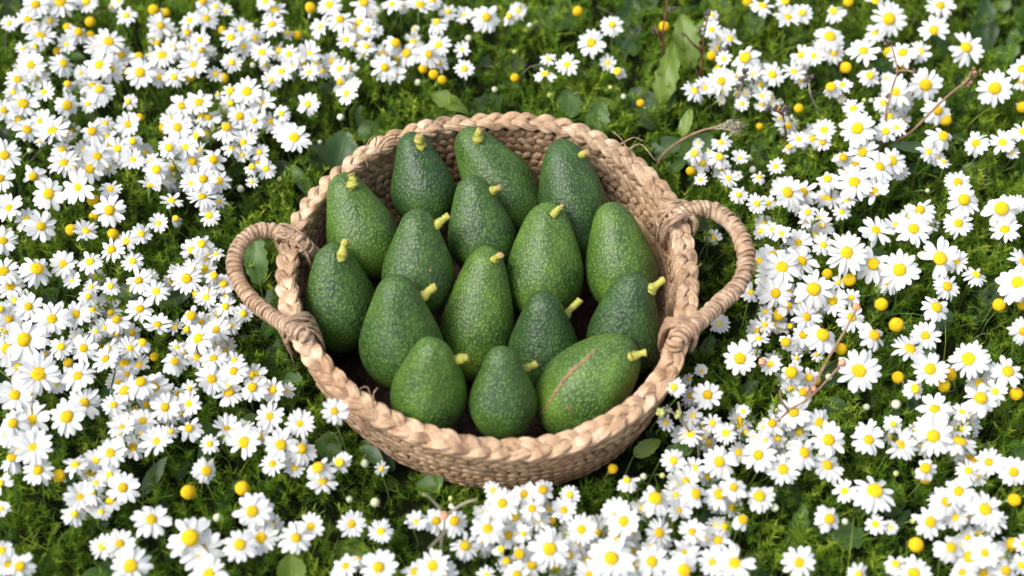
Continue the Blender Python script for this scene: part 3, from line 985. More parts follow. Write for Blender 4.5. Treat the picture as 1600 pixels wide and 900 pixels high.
# heights: neighbours that overlap get different heights, so no two heads cut each other
OVER = {(523, 643): .135, (1052, 605): .135}
heads = []
for fi, (x, y, r, b) in enumerate(sorted(FL, key=lambda f: -f[2])):
    zc = None
    for (ox, oy), z in OVER.items():
        if abs(x - ox) < 8 and abs(y - oy) < 8:
            zc = z
    if zc is None:
        best = -1
        lo, hi = (.060, .098)
        if 1085 < x < 1150 and 340 < y < 420:
            lo, hi = .040, .055
        for z in np.linspace(lo, hi, 9):
            z = z + random.uniform(-.002, .002)
            p = at(x, y, z)
            sc_ = 1.0
            for h in heads[-700:]:
                dx, dy = h[0] - x, h[1] - y
                dd = math.hypot(dx, dy)
                ov = (h[2] + r) * .92 - dd
                if ov > 0:
                    sep = abs(h[4] - z - (dy * .00035 * .75)) if False else abs(h[4] - z)
                    need = .009
                    sc_ = min(sc_, sep / need + (0 if ov > 6 else .5))
            # small heads sit lower, big ones on top
            sc_ += .12 * (1 - abs((z - lo) / (hi - lo) - min(1, r / 30)))
            rt = float(ratio(p.x, p.y))
            wall = float(wall_s(z))
            if rt < wall + .075:
                sc_ -= 1.2 * (wall + .085 - rt) / .05
            if sc_ > best or zc is None:
                best, zc = sc_, z
    heads.append((x, y, r, b, zc))

# ---- templates
def petal_tpl(curl, cup, wid, notch):
    nu, nv = 5, 7
    V, UV = [], []
    for j in range(nv):
        v = j / (nv - 1)
        x = .20 + .80 * v
        hw = wid * (np.interp(v, [0, .2, .5, .75, .9, .97, 1], [.42, .74, .96, 1.0, .88, .66, .40]))
        for i in range(nu):
            u = i / (nu - 1) * 2 - 1
            xx = x - (.035 * u * u if j >= nv - 2 else 0) - (notch if (j == nv - 1 and i == 2) else 0)
            z = curl * v * v * .30 + cup * (u * u) * hw * .6 - cup * .02
            V.append((xx, u * hw, z)); UV.append((u, v))
    F = []
    for j in range(nv - 1):
        for i in range(nu - 1):
            a = j * nu + i
            F.append((a, a + nu, a + nu + 1, a + 1))
    return np.array(V), np.array(F), np.array(UV)


PT = []
for q in range(8):
    PT.append(petal_tpl([-.9, -.5, -.2, 0, .25, -.35, .45, -1.3][q], [.5, -.3, .35, -.45, .2, .6, -.2, .3][q], [.155, .17, .16, .18, .165, .15, .175, .16][q], [0, .03, 0, .02, .04, 0, .02, 0][q]))
PETAL_ME = [mesh_np('petal', V, F, M['petal'], uv=UV) for V, F, UV in PT]


def dome_tpl(height, seed, full=False):
    nr_, ns_ = 9, 16
    rs = np.random.default_rng(seed)
    V = []
    top = math.pi / 2 if not full else math.pi * .78
    for i in range(nr_ + 1):
        a = i / nr_ * top
        for j in range(ns_):
            p = j / ns_ * 2 * math.pi + (i % 2) * .2
            rr = math.sin(a) * (1 + rs.uniform(-.045, .045))
            V.append((rr * math.cos(p), rr * math.sin(p), math.cos(a) * height * (1 + rs.uniform(-.05, .05)) - (.16 if (i == 0 and not full and seed % 2) else 0)))
    V = np.array(V)
    i = np.arange(nr_)[:, None]; j = np.arange(ns_)[None]
    F = np.stack([i * ns_ + j, (i + 1) * ns_ + j, (i + 1) * ns_ + (j + 1) % ns_, i * ns_ + (j + 1) % ns_], -1).reshape(-1, 4)
    return V, F


DT = [dome_tpl(.55, 1), dome_tpl(.75, 2), dome_tpl(.62, 3), dome_tpl(.9, 4)]
BT = [dome_tpl(1.0, 11, True), dome_tpl(1.15, 12, True), dome_tpl(.9, 13, True)]
DISC_ME = [mesh_np('disc', V, F, M['disc']) for V, F in DT]
BALD_ME = [mesh_np('disc', V, F, M['disc']) for V, F in BT]


def xf(Mx, V):
    A = np.array(Mx)
    return V @ A[:3, :3].T + A[:3, 3]


def stem_pts(head, nrm, root_xy, n=10):
    b = Vector((root_xy[0], root_xy[1], 0.0))
    m1 = b.lerp(head, .4) + Vector((random.uniform(-.006, .006), random.uniform(-.006, .006), 0))
    m2 = head - nrm * .018
    return spline([b, m1, m2, head - nrm * .0008], n)


def stem_root(p):
    bx, by = p.x + random.uniform(-.012, .012), p.y + random.uniform(-.004, .022)
    for _ in range(60):
        if ratio(bx, by) > .96:
            break
        bx = CEN[0] + (bx - CEN[0]) * 1.02
        by = CEN[1] + (by - CEN[1]) * 1.02
    return bx, by


COLW = ['far left', 'left', 'left of the left handle', 'left of centre', 'centre', 'right of centre', 'right of the right handle', 'right', 'far right']
def zone(x, y):
    c = ['left edge', 'left side', 'left of basket', 'centre left', 'centre right', 'right of basket', 'right side', 'right edge'][min(7, max(0, int(x // 200)))]
    r = ['very top', 'upper field', 'above mid height', 'below mid height', 'lower field', 'very bottom'][min(5, max(0, int(y // 150)))]
    return r, c


ORD = ['first', 'second', 'third', 'fourth', 'fifth', 'sixth', 'seventh', 'eighth', 'ninth', 'tenth', 'eleventh', 'twelfth', 'thirteenth', 'fourteenth', 'fifteenth', 'sixteenth', 'seventeenth', 'eighteenth']
open_heads = [h for h in heads if not h[3]]
bald = [h for h in heads if h[3]]
inside = [h for h in open_heads if 0 <= h[0] <= 1600 and 0 <= h[1] <= 900]
N_IND = 295
ind = sorted(inside, key=lambda h: -h[2])[:N_IND]
rest = [h for h in open_heads if h not in ind]
lab = {}
cells = {}
for h in ind:
    cells.setdefault(zone(h[0], h[1]), []).append(h)
for (r, c), hs in cells.items():
    hs.sort(key=lambda h: h[0])
    srt = sorted(hs, key=lambda h: -h[2])
    for i, h in enumerate(hs):
        sz = 'broad' if h[2] > 27 else ('mid-sized' if h[2] > 22 else 'smaller')
        pos = 'only large one' if len(hs) == 1 else ('leftmost' if i == 0 else ('rightmost' if i == len(hs) - 1 else ORD[i] + ' from left'))
        lab[h] = f'{sz} daisy, {pos} of big ones, {r}, {c}' if len(hs) > 1 else f'{sz} white daisy, only big one at {r}, {c}'
cells = {}
for h in bald:
    cells.setdefault(zone(h[0], h[1]), []).append(h)
for (r, c), hs in cells.items():
    hs.sort(key=lambda h: h[0])
    for i, h in enumerate(hs):
        pos = 'only one' if len(hs) == 1 else ('leftmost' if i == 0 else ('rightmost' if i == len(hs) - 1 else ORD[i] + ' from left'))
        lab[h] = f'round yellow nearly petalless daisy head, {pos} at {r}, {c}'


def head_frame(nrm):
    q = nrm.to_track_quat('Z', 'Y')
    return q.to_matrix().to_4x4() @ Matrix.Rotation(random.uniform(0, 6.28), 4, 'Z')


def face_dir(p, spread=.30):
    tc = (cam.location - p).normalized()
    v = tc * .42 + Vector((0, 0, 1)) * .58 + Vector((random.gauss(0, spread), random.gauss(0, spread), 0))
    # heads bend a little away from their crowd
    return v.normalized()


def petals_of(R):
    n = random.choice([12, 13, 13, 14, 15, 16, 17, 18]) if R > .0095 else random.choice([10, 11, 12, 13, 14])
    style = random.random()
    base = random.gauss(1, 6) if style < .66 else (random.uniform(-34, -14) if style < .84 else (random.uniform(-62, -40) if style < .89 else random.uniform(10, 34)))
    variants = [q for q in range(8)]
    out = []
    skip = random.random() < .10
    for i in range(n):
        if skip and i < random.choice([1, 2, 3]):
            continue
        a = (i + random.uniform(-.22, .22)) / n * 2 * math.pi
        pitch = math.radians(base + random.gauss(0, 5) + (3 if i % 2 else -3))
        roll = math.radians(random.gauss(0, 9))
        s = R * random.uniform(.90, 1.06)
        w = 14.0 / n if n > 14 else 1.05
        out.append((random.choice(variants), Matrix.Rotation(a, 4, 'Z') @ Matrix.Rotation(-pitch, 4, 'Y') @ Matrix.Rotation(roll, 4, 'X') @ Matrix.Diagonal((s, s * w, s, 1))))
    return out, math.radians(base)


def build_head(h, as_object, batch=None, split=False, xyz=None):
    if xyz is None:
        x, y, r, b, z = h
        p = at(x, y, z)
        R = r * mpp(p) * (1.14 if not b else .93)
    else:
        p, R, b = xyz
    nrm = face_dir(p, .22 if not b else .3)
    H = Matrix.Translation(p) @ head_frame(nrm)
    rx, ry = stem_root(p)
    sp = stem_pts(p, nrm, (rx, ry))
    sr = np.full(10, .00075); sr[-1] = .0026 if not b else .0036; sr[-2] = .0011
    if b:
        Dm = H @ Matrix.Diagonal((R, R, R * random.uniform(.95, 1.1), 1))
        dk = random.randrange(3)
    else:
        dr = R * random.uniform(.28, .345)
        dk = random.randrange(4)
        Dm = H @ Matrix.Translation((0, 0, -.0003)) @ Matrix.Diagonal((dr, dr, dr, 1))
        pts, base = petals_of(R)
    if as_object:
        root = empty('daisy' if not b else 'bald_daisy', (rx, ry, 0))
        I = Matrix.Translation((-rx, -ry, 0))
        V, F, uv = tube_arr(sp - np.array([rx, ry, 0]), sr, sides=6)
        link('stem', mesh_np('stem', V, F, M['stem'], uv=uv), root)
        link('disc', BALD_ME[dk] if b else DISC_ME[dk], root, I @ Dm)
        if b and random.random() < .4:
            for q in range(random.choice([1, 2, 3])):
                a = random.uniform(0, 6.28)
                Mx = H @ Matrix.Translation((0, 0, -R * .25)) @ Matrix.Rotation(a, 4, 'Z') @ Matrix.Rotation(math.radians(random.uniform(30, 65)), 4, 'Y') @ Matrix.Diagonal((R * 1.75, R * 1.6, R, 1))
                link('petal', PETAL_ME[random.randrange(8)], root, I @ Mx)
        if not b:
            if split:
                for k, Mx in pts:
                    link('petal', PETAL_ME[k], root, I @ H @ Mx)
            else:
                B_ = Batch()
                for k, Mx in pts:
                    B_.add(xf(I @ H @ Mx, PT[k][0]), PT[k][1], PT[k][2])
                o = link('petals', B_.mesh('petals', M['petal']), root)
                o['kind'] = 'stuff'
        return root
    V, F, uv = tube_arr(sp, sr, sides=4, cap=False)
    batch.add(V, F, uv, mi=2)
    batch.add(xf(Dm, (BT if b else DT)[dk][0]), (BT if b else DT)[dk][1], mi=1)
    if not b:
        for k, Mx in pts:
            batch.add(xf(H @ Mx, PT[k][0]), PT[k][1], PT[k][2], mi=0)


NSPLIT = 150
for i, h in enumerate(ind):
    o = build_head(h, True, split=(i < NSPLIT))
    tag(o, lab[h], 'daisy', 'white daisies round the basket')
for h in bald:
    o = build_head(h, True)
    tag(o, lab[h], 'flower head', 'yellow daisy heads without petals')
bt = Batch()
FA = np.array([(h[0], h[1]) for h in open_heads])
nfill = 0
while nfill < 300:
    x, y = random.uniform(0, 1600), random.uniform(0, 900)
    dd = np.sort(np.hypot(FA[:, 0] - x, FA[:, 1] - y))
    lim = 24 + 10 * y / 900
    if dd[3] < lim * 1.25 and dd[0] > 9:
        p = at(x, y, random.uniform(.044, .060))
        if ratio(p.x, p.y) < 1.10:
            continue
        rest.append((x, y, random.uniform(13, 20) * (.85 + .3 * y / 900), False, p.z))
        nfill += 1
for h in rest:
    build_head(h, False, bt)
# the meadow goes on beyond what the photograph shows
for q in range(330):
    while True:
        x, y = random.uniform(-.95, .95), random.uniform(-.62, .95)
        d = Vector((x, y, .08)) - cam.location
        px = 800 + d.dot(RGT) / d.dot(FWD) * FPX
        py = 450 - d.dot(UPV) / d.dot(FWD) * FPX
        if not (-35 < px < 1635 and -35 < py < 935):
            break
    build_head(None, False, bt, xyz=(Vector((x, y, random.uniform(.06, .1))), random.uniform(.009, .015), False))
o = link('small_daisies', bt.mesh('small_daisies', [M['petal'], M['disc'], M['stem']]))
tag(o, 'many smaller white daisies filling in between the big ones', None, None, 'stuff')

def cup_arr(n=11):
    V, F, UV = [], [], []
    for i in range(n):
        a = i / n * 2 * math.pi
        w = math.pi / n * .95
        b0 = len(V)
        for (aw, pol, rr) in ((-w, 2.95, 1.02), (w, 2.95, 1.02), (-w, 2.2, 1.06), (w, 2.2, 1.06), (-w * .4, 1.72, 1.09), (w * .4, 1.72, 1.09)):
            V.append((rr * math.sin(pol) * math.cos(a + aw), rr * math.sin(pol) * math.sin(a + aw), rr * math.cos(pol)))
            UV.append((0, 0))
        F += [(b0, b0 + 1, b0 + 3, b0 + 2), (b0 + 2, b0 + 3, b0 + 5, b0 + 4)]
    return np.array(V), np.array(F), np.array(UV)


_v, _f, _u = cup_arr()
CUP_ME = mesh_np('sepals', _v, _f, M['stem'])
for o in [o for o in SC.objects if o.name.startswith('bald_daisy')]:
    d_ = [c for c in o.children if c.name.startswith('disc')][0]
    link('sepals', CUP_ME, o, d_.matrix_local.copy())

# ------------------------------------------------------------------ white and green flower buds
BUDS = [(828, 40, 5), (859, 149, 5), (974, 151, 5), (804, 81, 4), (570, 724, 7), (546, 780, 6), (586, 785, 8), (704, 779, 4), (705, 791, 5), (1005, 745, 6), (1295, 589, 6), (1400, 632, 9), (340, 809, 8),
        (1210, 793, 7), (47, 235, 5), (272, 273, 5), (376, 295, 6), (437, 280, 5), (500, 222, 4), (1312, 377, 5), (1449, 298, 4), (1350, 157, 4), (1361, 157, 4), (1354, 636, 6), (1170, 246, 5), (1174, 249, 4), (1100, 690, 6),
        (954, 137, 4), (1176, 265, 6), (532, 183, 6), (395, 102, 5), (445, 170, 4), (732, 60, 6), (653, 129, 6), (773, 140, 5), (1035, 743, 5), (1232, 697, 8), (1426, 814, 5), (1320, 815, 6), (1400, 740, 5)]
for i, (x, y, r) in enumerate(BUDS):
    p = at(x, y, random.uniform(.055, .075))
    R = r * mpp(p)
    nrm = face_dir(p, .4)
    rx, ry = stem_root(p)
    root = empty('flower_bud', (rx, ry, 0))
    V, F, uv = tube_arr(stem_pts(p, nrm, (rx, ry)) - np.array([rx, ry, 0]), .0006, sides=6)
    link('stem', mesh_np('stem', V, F, M['stem'], uv=uv), root)
    V, F = BT[i % 3]
    green = r <= 5 and i % 2
    link('bud', mesh_np('bud', V, F, M['budg'] if green else M['bud']), root, Matrix.Translation((-rx, -ry, 0)) @ Matrix.Translation(p) @ head_frame(nrm) @ Matrix.Diagonal((R * .9, R * .9, R, 1)))
    link('sepals', CUP_ME, root, Matrix.Translation((-rx, -ry, 0)) @ Matrix.Translation(p) @ head_frame(nrm) @ Matrix.Diagonal((R * .93, R * .93, R * 1.0, 1)))
    rz, cz = zone(x, y)
    tag(root, ('tiny green' if green else 'small closed white') + f' daisy bud on its stalk, {rz}, {cz}', 'flower bud', 'closed daisy buds')
    root['xy'] = (x, y)
_b = {}
for o in list(SC.objects):
    if o.name.startswith('flower_bud'):
        _b.setdefault(o['label'], []).append(o)
for l, os_ in _b.items():
    if len(os_) > 1:
        os_.sort(key=lambda o: o['xy'][0])
        for i, o in enumerate(os_):
            o['label'] = l.replace(' on its stalk', ', ' + ('leftmost' if i == 0 else ('rightmost' if i == len(os_) - 1 else ORD[i] + ' from left')) + ',')
for l, os_ in _b.items():
    for o in os_:
        del o['xy']

# ------------------------------------------------------------------ broad leaves
def leaf_arr(L, W, nu=7, nv=22, fold=.25, droop=.3, lobes=0, point=1.0, seed=0):
    rs = np.random.default_rng(seed)
    V, UV = [], []
    ph = rs.uniform(0, 6, 3)
    for j in range(nv):
        v = j / (nv - 1)
        w = math.sin(math.pi * (v ** (.80 * point)) * .97 + .03) ** .62 * W / 2
        if lobes:
            w *= 1 + .13 * (abs(((v * lobes * 1.6 + ph[0]) % 1.0) * 2 - 1) * 2 - 1) * min(1, v * 5)
        for i in range(nu):
            u = i / (nu - 1) * 2 - 1
            ww = w * (1 + .05 * math.sin(v * 31 + u * 9 + ph[1])) if abs(u) > .9 else w
            z = fold * abs(u) * w + .03 * L * math.sin(v * 7 + ph[2]) * u - droop * L * (v - .4) ** 2 + .012 * L * math.sin(u * 5 + v * 13 + ph[0])
            V.append((u * ww, v * L, z)); UV.append((u, v))
    F = []
    for j in range(nv - 1):
        for i in range(nu - 1):
            a = j * nu + i
            F.append((a, a + 1, a + nu + 1, a + nu))
    return np.array(V), np.array(F), np.array(UV)


# centre px, length px, width px, heading (degrees clockwise from up), height, skin, lobes, label
LEAVES = [
    (532, 238, 62, 56, 15, .055, 'leafB', 0, 'round grey-green leaf touching the upper left rim'),
    (502, 246, 50, 44, -30, .035, 'leafB', 0, 'dull round leaf half under the grey-green one by the rim'),
    (400, 402, 88, 36, -8, .070, 'leafA', 4, 'upright toothed green leaf standing inside the left handle loop'),
    (428, 385, 60, 44, 40, .035, 'leafA', 0, 'shaded leaf behind the toothed one inside the left handle'),
    (440, 272, 64, 40, 100, .040, 'leafD', 0, 'dark grey leaf between the daisies and the upper left rim'),
    (478, 290, 80, 20, 145, .050, 'leafA', 0, 'narrow green leaf running down to the upper left rim'),
    (889, 162, 46, 38, 5, .060, 'leafA', 2, 'blunt toothed leaf just above the back rim, left of a pair'),
    (934, 186, 52, 36, 10, .062, 'leafA', 3, 'blunt toothed leaf just above the back rim, right of a pair'),
    (700, 158, 62, 26, 115, .060, 'leafC', 2, 'light toothed leaf lying flat above the rim, left of the middle'),
    (590, 205, 66, 40, 80, .045, 'leafA', 2, 'broad leaf behind the loose straws on the upper left rim'),
    (1042, 118, 96, 34, 14, .075, 'leafC', 3, 'long yellowish lobed leaf with a reddish edge above the basket'),
    (1072, 66, 84, 40, -8, .060, 'leafC', 4, 'bright lobed leaf beside the red-brown stalks at the top'),
    (1004, 168, 70, 46, 150, .045, 'leafB', 0, 'bluish oval leaf above the back rim, behind a yellow head'),
    (1040, 156, 36, 34, 180, .050, 'leafA', 0, 'small round leaf below the long yellowish lobed one'),
    (1072, 192, 44, 19, 18, .085, 'leafC', 0, 'yellow oval leaf on the stalk that ends in a fuzzy seed head'),
    (1088, 232, 62, 38, 45, .050, 'leafA', 0, 'oval leaf under the fuzzy seed head stalk'),
    (1040, 232, 56, 34, 60, .045, 'leafB', 0, 'oval leaf behind the right rim, below the yellow oval leaf'),
    (1256, 252, 54, 24, 25, .060, 'leafA', 0, 'pointed bright leaf among the daisies right of the seed head'),
    (1200, 258, 50, 36, 80, .045, 'leafD', 0, 'dark rounded leaf between daisies right of the basket'),
    (1192, 222, 50, 18, 50, .050, 'leafA', 0, 'slim leaf below the small lone yellow head right of the basket'),
    (1428, 230, 74, 16, 96, .075, 'leafB', 0, 'long narrow arching leaf in the upper right field'),
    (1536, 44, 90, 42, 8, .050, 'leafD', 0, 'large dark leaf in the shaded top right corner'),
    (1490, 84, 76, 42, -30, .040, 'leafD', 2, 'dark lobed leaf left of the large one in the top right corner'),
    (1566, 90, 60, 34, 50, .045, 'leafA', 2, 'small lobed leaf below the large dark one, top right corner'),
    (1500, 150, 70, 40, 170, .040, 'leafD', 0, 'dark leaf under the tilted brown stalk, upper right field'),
    (455, 888, 42, 44, 0, .060, 'leafC', 0, 'round bright leaf at the bottom edge, left of the middle'),
    (553, 862, 60, 36, -70, .050, 'leafC', 0, 'light leaf above the bottom edge beside twin daisies'),
    (240, 745, 66, 22, 32, .055, 'leafB', 0, 'pointed bluish leaf between daisy clumps in the lower left'),
    (1250, 704, 62, 34, -60, .050, 'leafB', 0, 'dull leaf under the thin brown stalk in the lower right'),
    (1236, 782, 70, 44, 120, .040, 'leafD', 2, 'dark lobed leaf left of the largest lower right daisy'),
    (1246, 828, 66, 34, 20, .055, 'leafA', 3, 'lobed green leaf above a lone daisy in the lower right'),
    (1326, 838, 54, 38, 100, .055, 'leafA', 2, 'rounded green leaf under two tiny daisies in the lower right'),
    (1394, 790, 34, 46, 170, .045, 'leafB', 0, 'bluish leaf peeking out below the largest lower right daisy'),
    (1306, 636, 44, 28, 110, .055, 'leafB', 0, 'small oval leaf right of the branching brown stalks'),
    (1474, 500, 30, 34, 160, .055, 'leafB', 0, 'small round leaf under two daisies right of two bald heads'),
    (1540, 465, 70, 46, 200, .035, 'leafD', 0, 'dark leaf behind a bald yellow head near the right edge'),
    (210, 460, 66, 26, 110, .055, 'leafB', 0, 'long bluish leaf left of a pair of daisies, mid left'),
    (272, 466, 54, 24, 70, .050, 'leafB', 0, 'shorter bluish leaf right of the long one, mid left'),
    (8, 208, 34, 40, 10, .050, 'leafD', 0, 'dark round leaf cut by the left edge of the picture'),
    (18, 10, 50, 30, 20, .045, 'leafD', 0, 'dark leaf in the top left corner'),
    (870, 30, 100, 44, 75, .045, 'leafA', 0, 'wide green leaf lying across at the top, above the basket'),
    (826, 30, 60, 36, 20, .040, 'leafD', 0, 'dark leaf beside the wide one at the top'),
    (980, 40, 90, 44, 10, .045, 'leafD', 0, 'dark upright leaf behind the red-brown stalks'),
    (960, 110, 60, 34, 150, .045, 'leafA', 0, 'green leaf between the lone daisies above the basket'),
    (1130, 20, 70, 34, -20, .055, 'leafA', 0, 'oval leaf at the top edge right of the red-brown stalks'),
    (1180, 30, 74, 28, 35, .050, 'leafA', 0, 'slanting leaf at the top edge, right of an oval one'),
    (1100, 44, 60, 22, 60, .065, 'leafC', 0, 'light curved leaf crossing the red-brown stalk'),
    (1152, 130, 66, 40, 200, .035, 'leafA', 0, 'green leaf under the dense clump above the right handle'),
    (800, 110, 60, 38, 200, .035, 'leafD', 0, 'dark leaf left of a trio of daisies above the basket'),
    (930, 160, 70, 18, 90, .050, 'leafC', 0, 'narrow pale leaf lying above the back rim'),
    (760, 170, 66, 40, 60, .035, 'leafD', 0, 'dark leaf just behind the top of the rim'),
    (690, 190, 60, 34, 90, .035, 'leafA', 0, 'green leaf close behind the rim, left of its top'),
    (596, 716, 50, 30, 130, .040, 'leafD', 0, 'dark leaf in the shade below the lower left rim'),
    (450, 612, 40, 40, 160, .045, 'leafA', 0, 'shaded leaf between the daisies and the lower left rim'),
    (514, 700, 46, 44, 10, .050, 'leafA', 0, 'green leaf right below the daisy that overlaps the rim'),
    (1010, 700, 46, 24, 60, .060, 'leafC', 0, 'pale leaf below the lower right rim'),
    (1060, 705, 44, 24, 80, .060, 'leafA', 2, 'bright toothed leaf among small daisies below the lower right rim'),
    (1100, 800, 60, 44, 190, .035, 'leafD', 0, 'dark leaf among the daisies at the lower right of the basket'),
    (1100, 345, 60, 34, 100, .030, 'leafD', 0, 'dark leaf on the ground inside the right handle loop'),
]
for i, (x, y, L, W, ang, z, mt, lo, lb) in enumerate(LEAVES):
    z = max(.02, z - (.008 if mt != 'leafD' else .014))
    p = at(x, y, z)
    for _ in range(40):
        if ratio(p.x, p.y) > wall_s(z) + .06:
            break
        z -= .003
        p = at(x, y, max(.012, z))
    s = mpp(p)
    V, F, UV = leaf_arr(L * s * 1.05, W * s * 1.05, lobes=lo, droop=random.uniform(.1, .4), fold=random.uniform(.1, .35), seed=i)
    V[:, 1] -= L * s / 2
    d = (RGT * math.sin(math.radians(ang)) + UPV * math.cos(math.radians(ang))).normalized()
    nrm = (-FWD * .8 + Vector((random.gauss(0, .2), random.gauss(0, .2), .5)))
    nrm = (nrm - d * nrm.dot(d)).normalized()
    d3 = d
    X = d3.cross(nrm).normalized()
    Mx = Matrix((( X.x, d3.x, nrm.x, p.x), (X.y, d3.y, nrm.y, p.y), (X.z, d3.z, nrm.z, p.z), (0, 0, 0, 1)))
    Vw = xf(Mx, V)
    Vw[:, 2] = np.maximum(Vw[:, 2], .003 + .0005 * i / 10)
    base = Vw[3]
    rt_ = np.array([base[0] - d.x * .01, base[1] - d.y * .012, 0.0])
    root = empty('broad_leaf', tuple(rt_))
    link('blade', mesh_np('blade', Vw - rt_, F, M[mt], uv=UV), root)
    sp = spline([rt_, (rt_ * .5 + base * .5) + np.array([0, 0, .002]), base, Vw[3 + 7 * 3]], 8) - rt_
    V2, F2, uv2 = tube_arr(sp, [.0011, .0011, .001, .001, .0009, .0008, .0006, .0004], sides=5)
    link('stalk', mesh_np('stalk', V2, F2, M['stem'], uv=uv2), root)
    tag(root, lb, 'leaf', 'broad leaves among the daisies')

# ------------------------------------------------------------------ dry weeds
def weed(name, lines, buds, mat, bmat, label, r=.0014):
    allp = [at(*q) for q in lines[0]]
    root = empty(name, (allp[0].x, allp[0].y, 0))
    O = np.array([allp[0].x, allp[0].y, 0])
    for li, ln_ in enumerate(lines):
        P = [at(*q) for q in ln_]
        if li == 0:
            P = [Vector((P[0].x, P[0].y, 0))] + P
        sp = spline(P, 26) - O
        rr = np.linspace(r * 1.1, r * .6, 26) * (1 + .12 * NR.normal(0, 1, 26))
        V, F, uv = tube_arr(sp, rr, sides=7)
        link('stalk', mesh_np('stalk', V, F, mat, uv=uv), root)
    for (x, y, z, br, n) in buds:
        c = np.array(tuple(at(x, y, z)))
        s = mpp(c)
        for q in range(n):
            off = NR.normal(0, 1, 3) * br * s * (.75 if n > 1 else 0)
            V, F = BT[q % 3]
            rq = br * s * NR.uniform(.55, .8) if n > 1 else br * s
            lump = 1 + .16 * NR.normal(0, 1, len(V))[:, None]
            link('seed_capsule', mesh_np('seed_capsule', V * lump * rq + c + off - O, F, bmat), root)
    tag(root, label, 'weed', 'dry stalks standing among the flowers')


weed('dry_weed', [[(1395, 228, .05), (1425, 205, .07), (1470, 160, .10), (1502, 133, .12), (1520, 122, .125)], [(1504, 132, .12), (1514, 122, .127), (1516, 112, .13)]], [(1523, 113, .13, 4.0, 7), (1516, 132, .122, 3.5, 5)], M['drystem'], M['drystem'], 'slanting brown stalk with a dry seed head at the top right', .0015)
weed('dry_weed', [[(1373, 240, .05), (1382, 190, .08), (1395, 135, .11), (1402, 110, .12), (1392, 66, .13)], [(1400, 112, .12), (1415, 110, .12), (1430, 113, .122)], [(1384, 190, .08), (1386, 160, .09), (1386, 150, .095)]], [(1391, 66, .13, 4.0, 4), (1430, 113, .122, 3.5, 5), (1387, 152, .095, 4, 3)], M['drystem'], M['greybud'], 'upright brown stalk crossing the daisies left of the slanting one', .0012)
weed('dry_weed', [[(1286, 192, .05), (1274, 165, .08), (1266, 145, .10), (1264, 126, .11)]], [(1263, 124, .11, 4.5, 9)], M['greystem'], M['greybud'], 'grey seed head on a pale stalk beside a bald yellow head')
weed('dry_weed', [[(1228, 222, .05), (1226, 195, .075), (1222, 172, .095)], [(1224, 180, .09), (1212, 172, .1), (1204, 172, .1)]], [(1206, 172, .1, 4.5, 6), (1222, 168, .1, 4.5, 7), (1228, 176, .095, 4, 4)], M['redstem'], M['greybud'], 'cluster of dark grey seed pods above a lone small daisy')
weed('dry_weed', [[(1147, 182, .05), (1152, 155, .075), (1158, 132, .09), (1164, 115, .10)]], [(1164, 114, .105, 4, 5), (1158, 126, .1, 4, 6), (1154, 136, .095, 3.5, 4)], M['greystem'], M['greybud'], 'dark pods on a stalk in the clump above the right handle')
weed('dry_weed', [[(1036, 104, .04), (1036, 70, .07), (1036, 45, .09), (1041, 15, .11), (1042, -8, .12)], [(1036, 66, .07), (1028, 52, .085), (1022, 40, .09)]], [(1049, 16, .11, 4, 6), (1021, 50, .085, 3.5, 5)], M['redstem'], M['greybud'], 'leftmost red-brown stalk above the basket')
weed('dry_weed', [[(1094, 122, .04), (1098, 85, .07), (1099, 58, .09), (1104, 35, .10), (1108, 16, .11)], [(1097, 80, .07), (1082, 68, .09), (1072, 56, .1)]], [(1106, 20, .11, 3.8, 6), (1094, 44, .1, 3.6, 6), (1068, 52, .1, 3.2, 4)], M['redstem'], M['greybud'], 'forked red-brown stalk with dark pods left of a white clump')
weed('dry_weed', [[(1212, 668, .07), (1232, 642, .09), (1257, 627, .105), (1282, 605, .115), (1312, 572, .13)], [(1232, 642, .09), (1222, 628, .10), (1218, 610, .11)], [(1262, 622, .105), (1281, 585, .12), (1300, 550, .13), (1320, 517, .14), (1338, 484, .15)]], [(1316, 566, .13, 6, 1), (1338, 480, .15, 6, 1), (1267, 611, .11, 6, 2)], M['drystem'], M['orange'], 'branching brown stalks with faded pink buds over the right daisies', .0013)
weed('dry_weed', [[(690, 850, .08), (694, 825, .10), (692, 803, .115), (672, 778, .125), (660, 772, .13)], [(694, 808, .115), (722, 788, .12), (745, 780, .125)], [(698, 830, .1), (682, 845, .11), (670, 857, .115)]], [(694, 806, .12, 6, 1)], M['greystem'], M['orange'], 'greyish forked weed with an orange bud in front of the basket', .0014)
weed('dry_weed', [[(1092, 706, .06), (1080, 680, .08), (1066, 658, .10), (1052, 645, .11), (1040, 640, .115)], [(1066, 658, .1), (1062, 640, .11), (1060, 628, .115)]], [(1036, 644, .115, 5, 5), (1060, 645, .11, 5, 5)], M['greystem'], M['budg'], 'greenish budding weed against the lower right rim', .0013)
weed('dry_weed', [[(1178, 580, .06), (1186, 572, .08), (1192, 566, .09)]], [(1191, 565, .092, 6, 1)], M['stem'], M['orange'], 'short stalk with one orange bud left of a white clump')
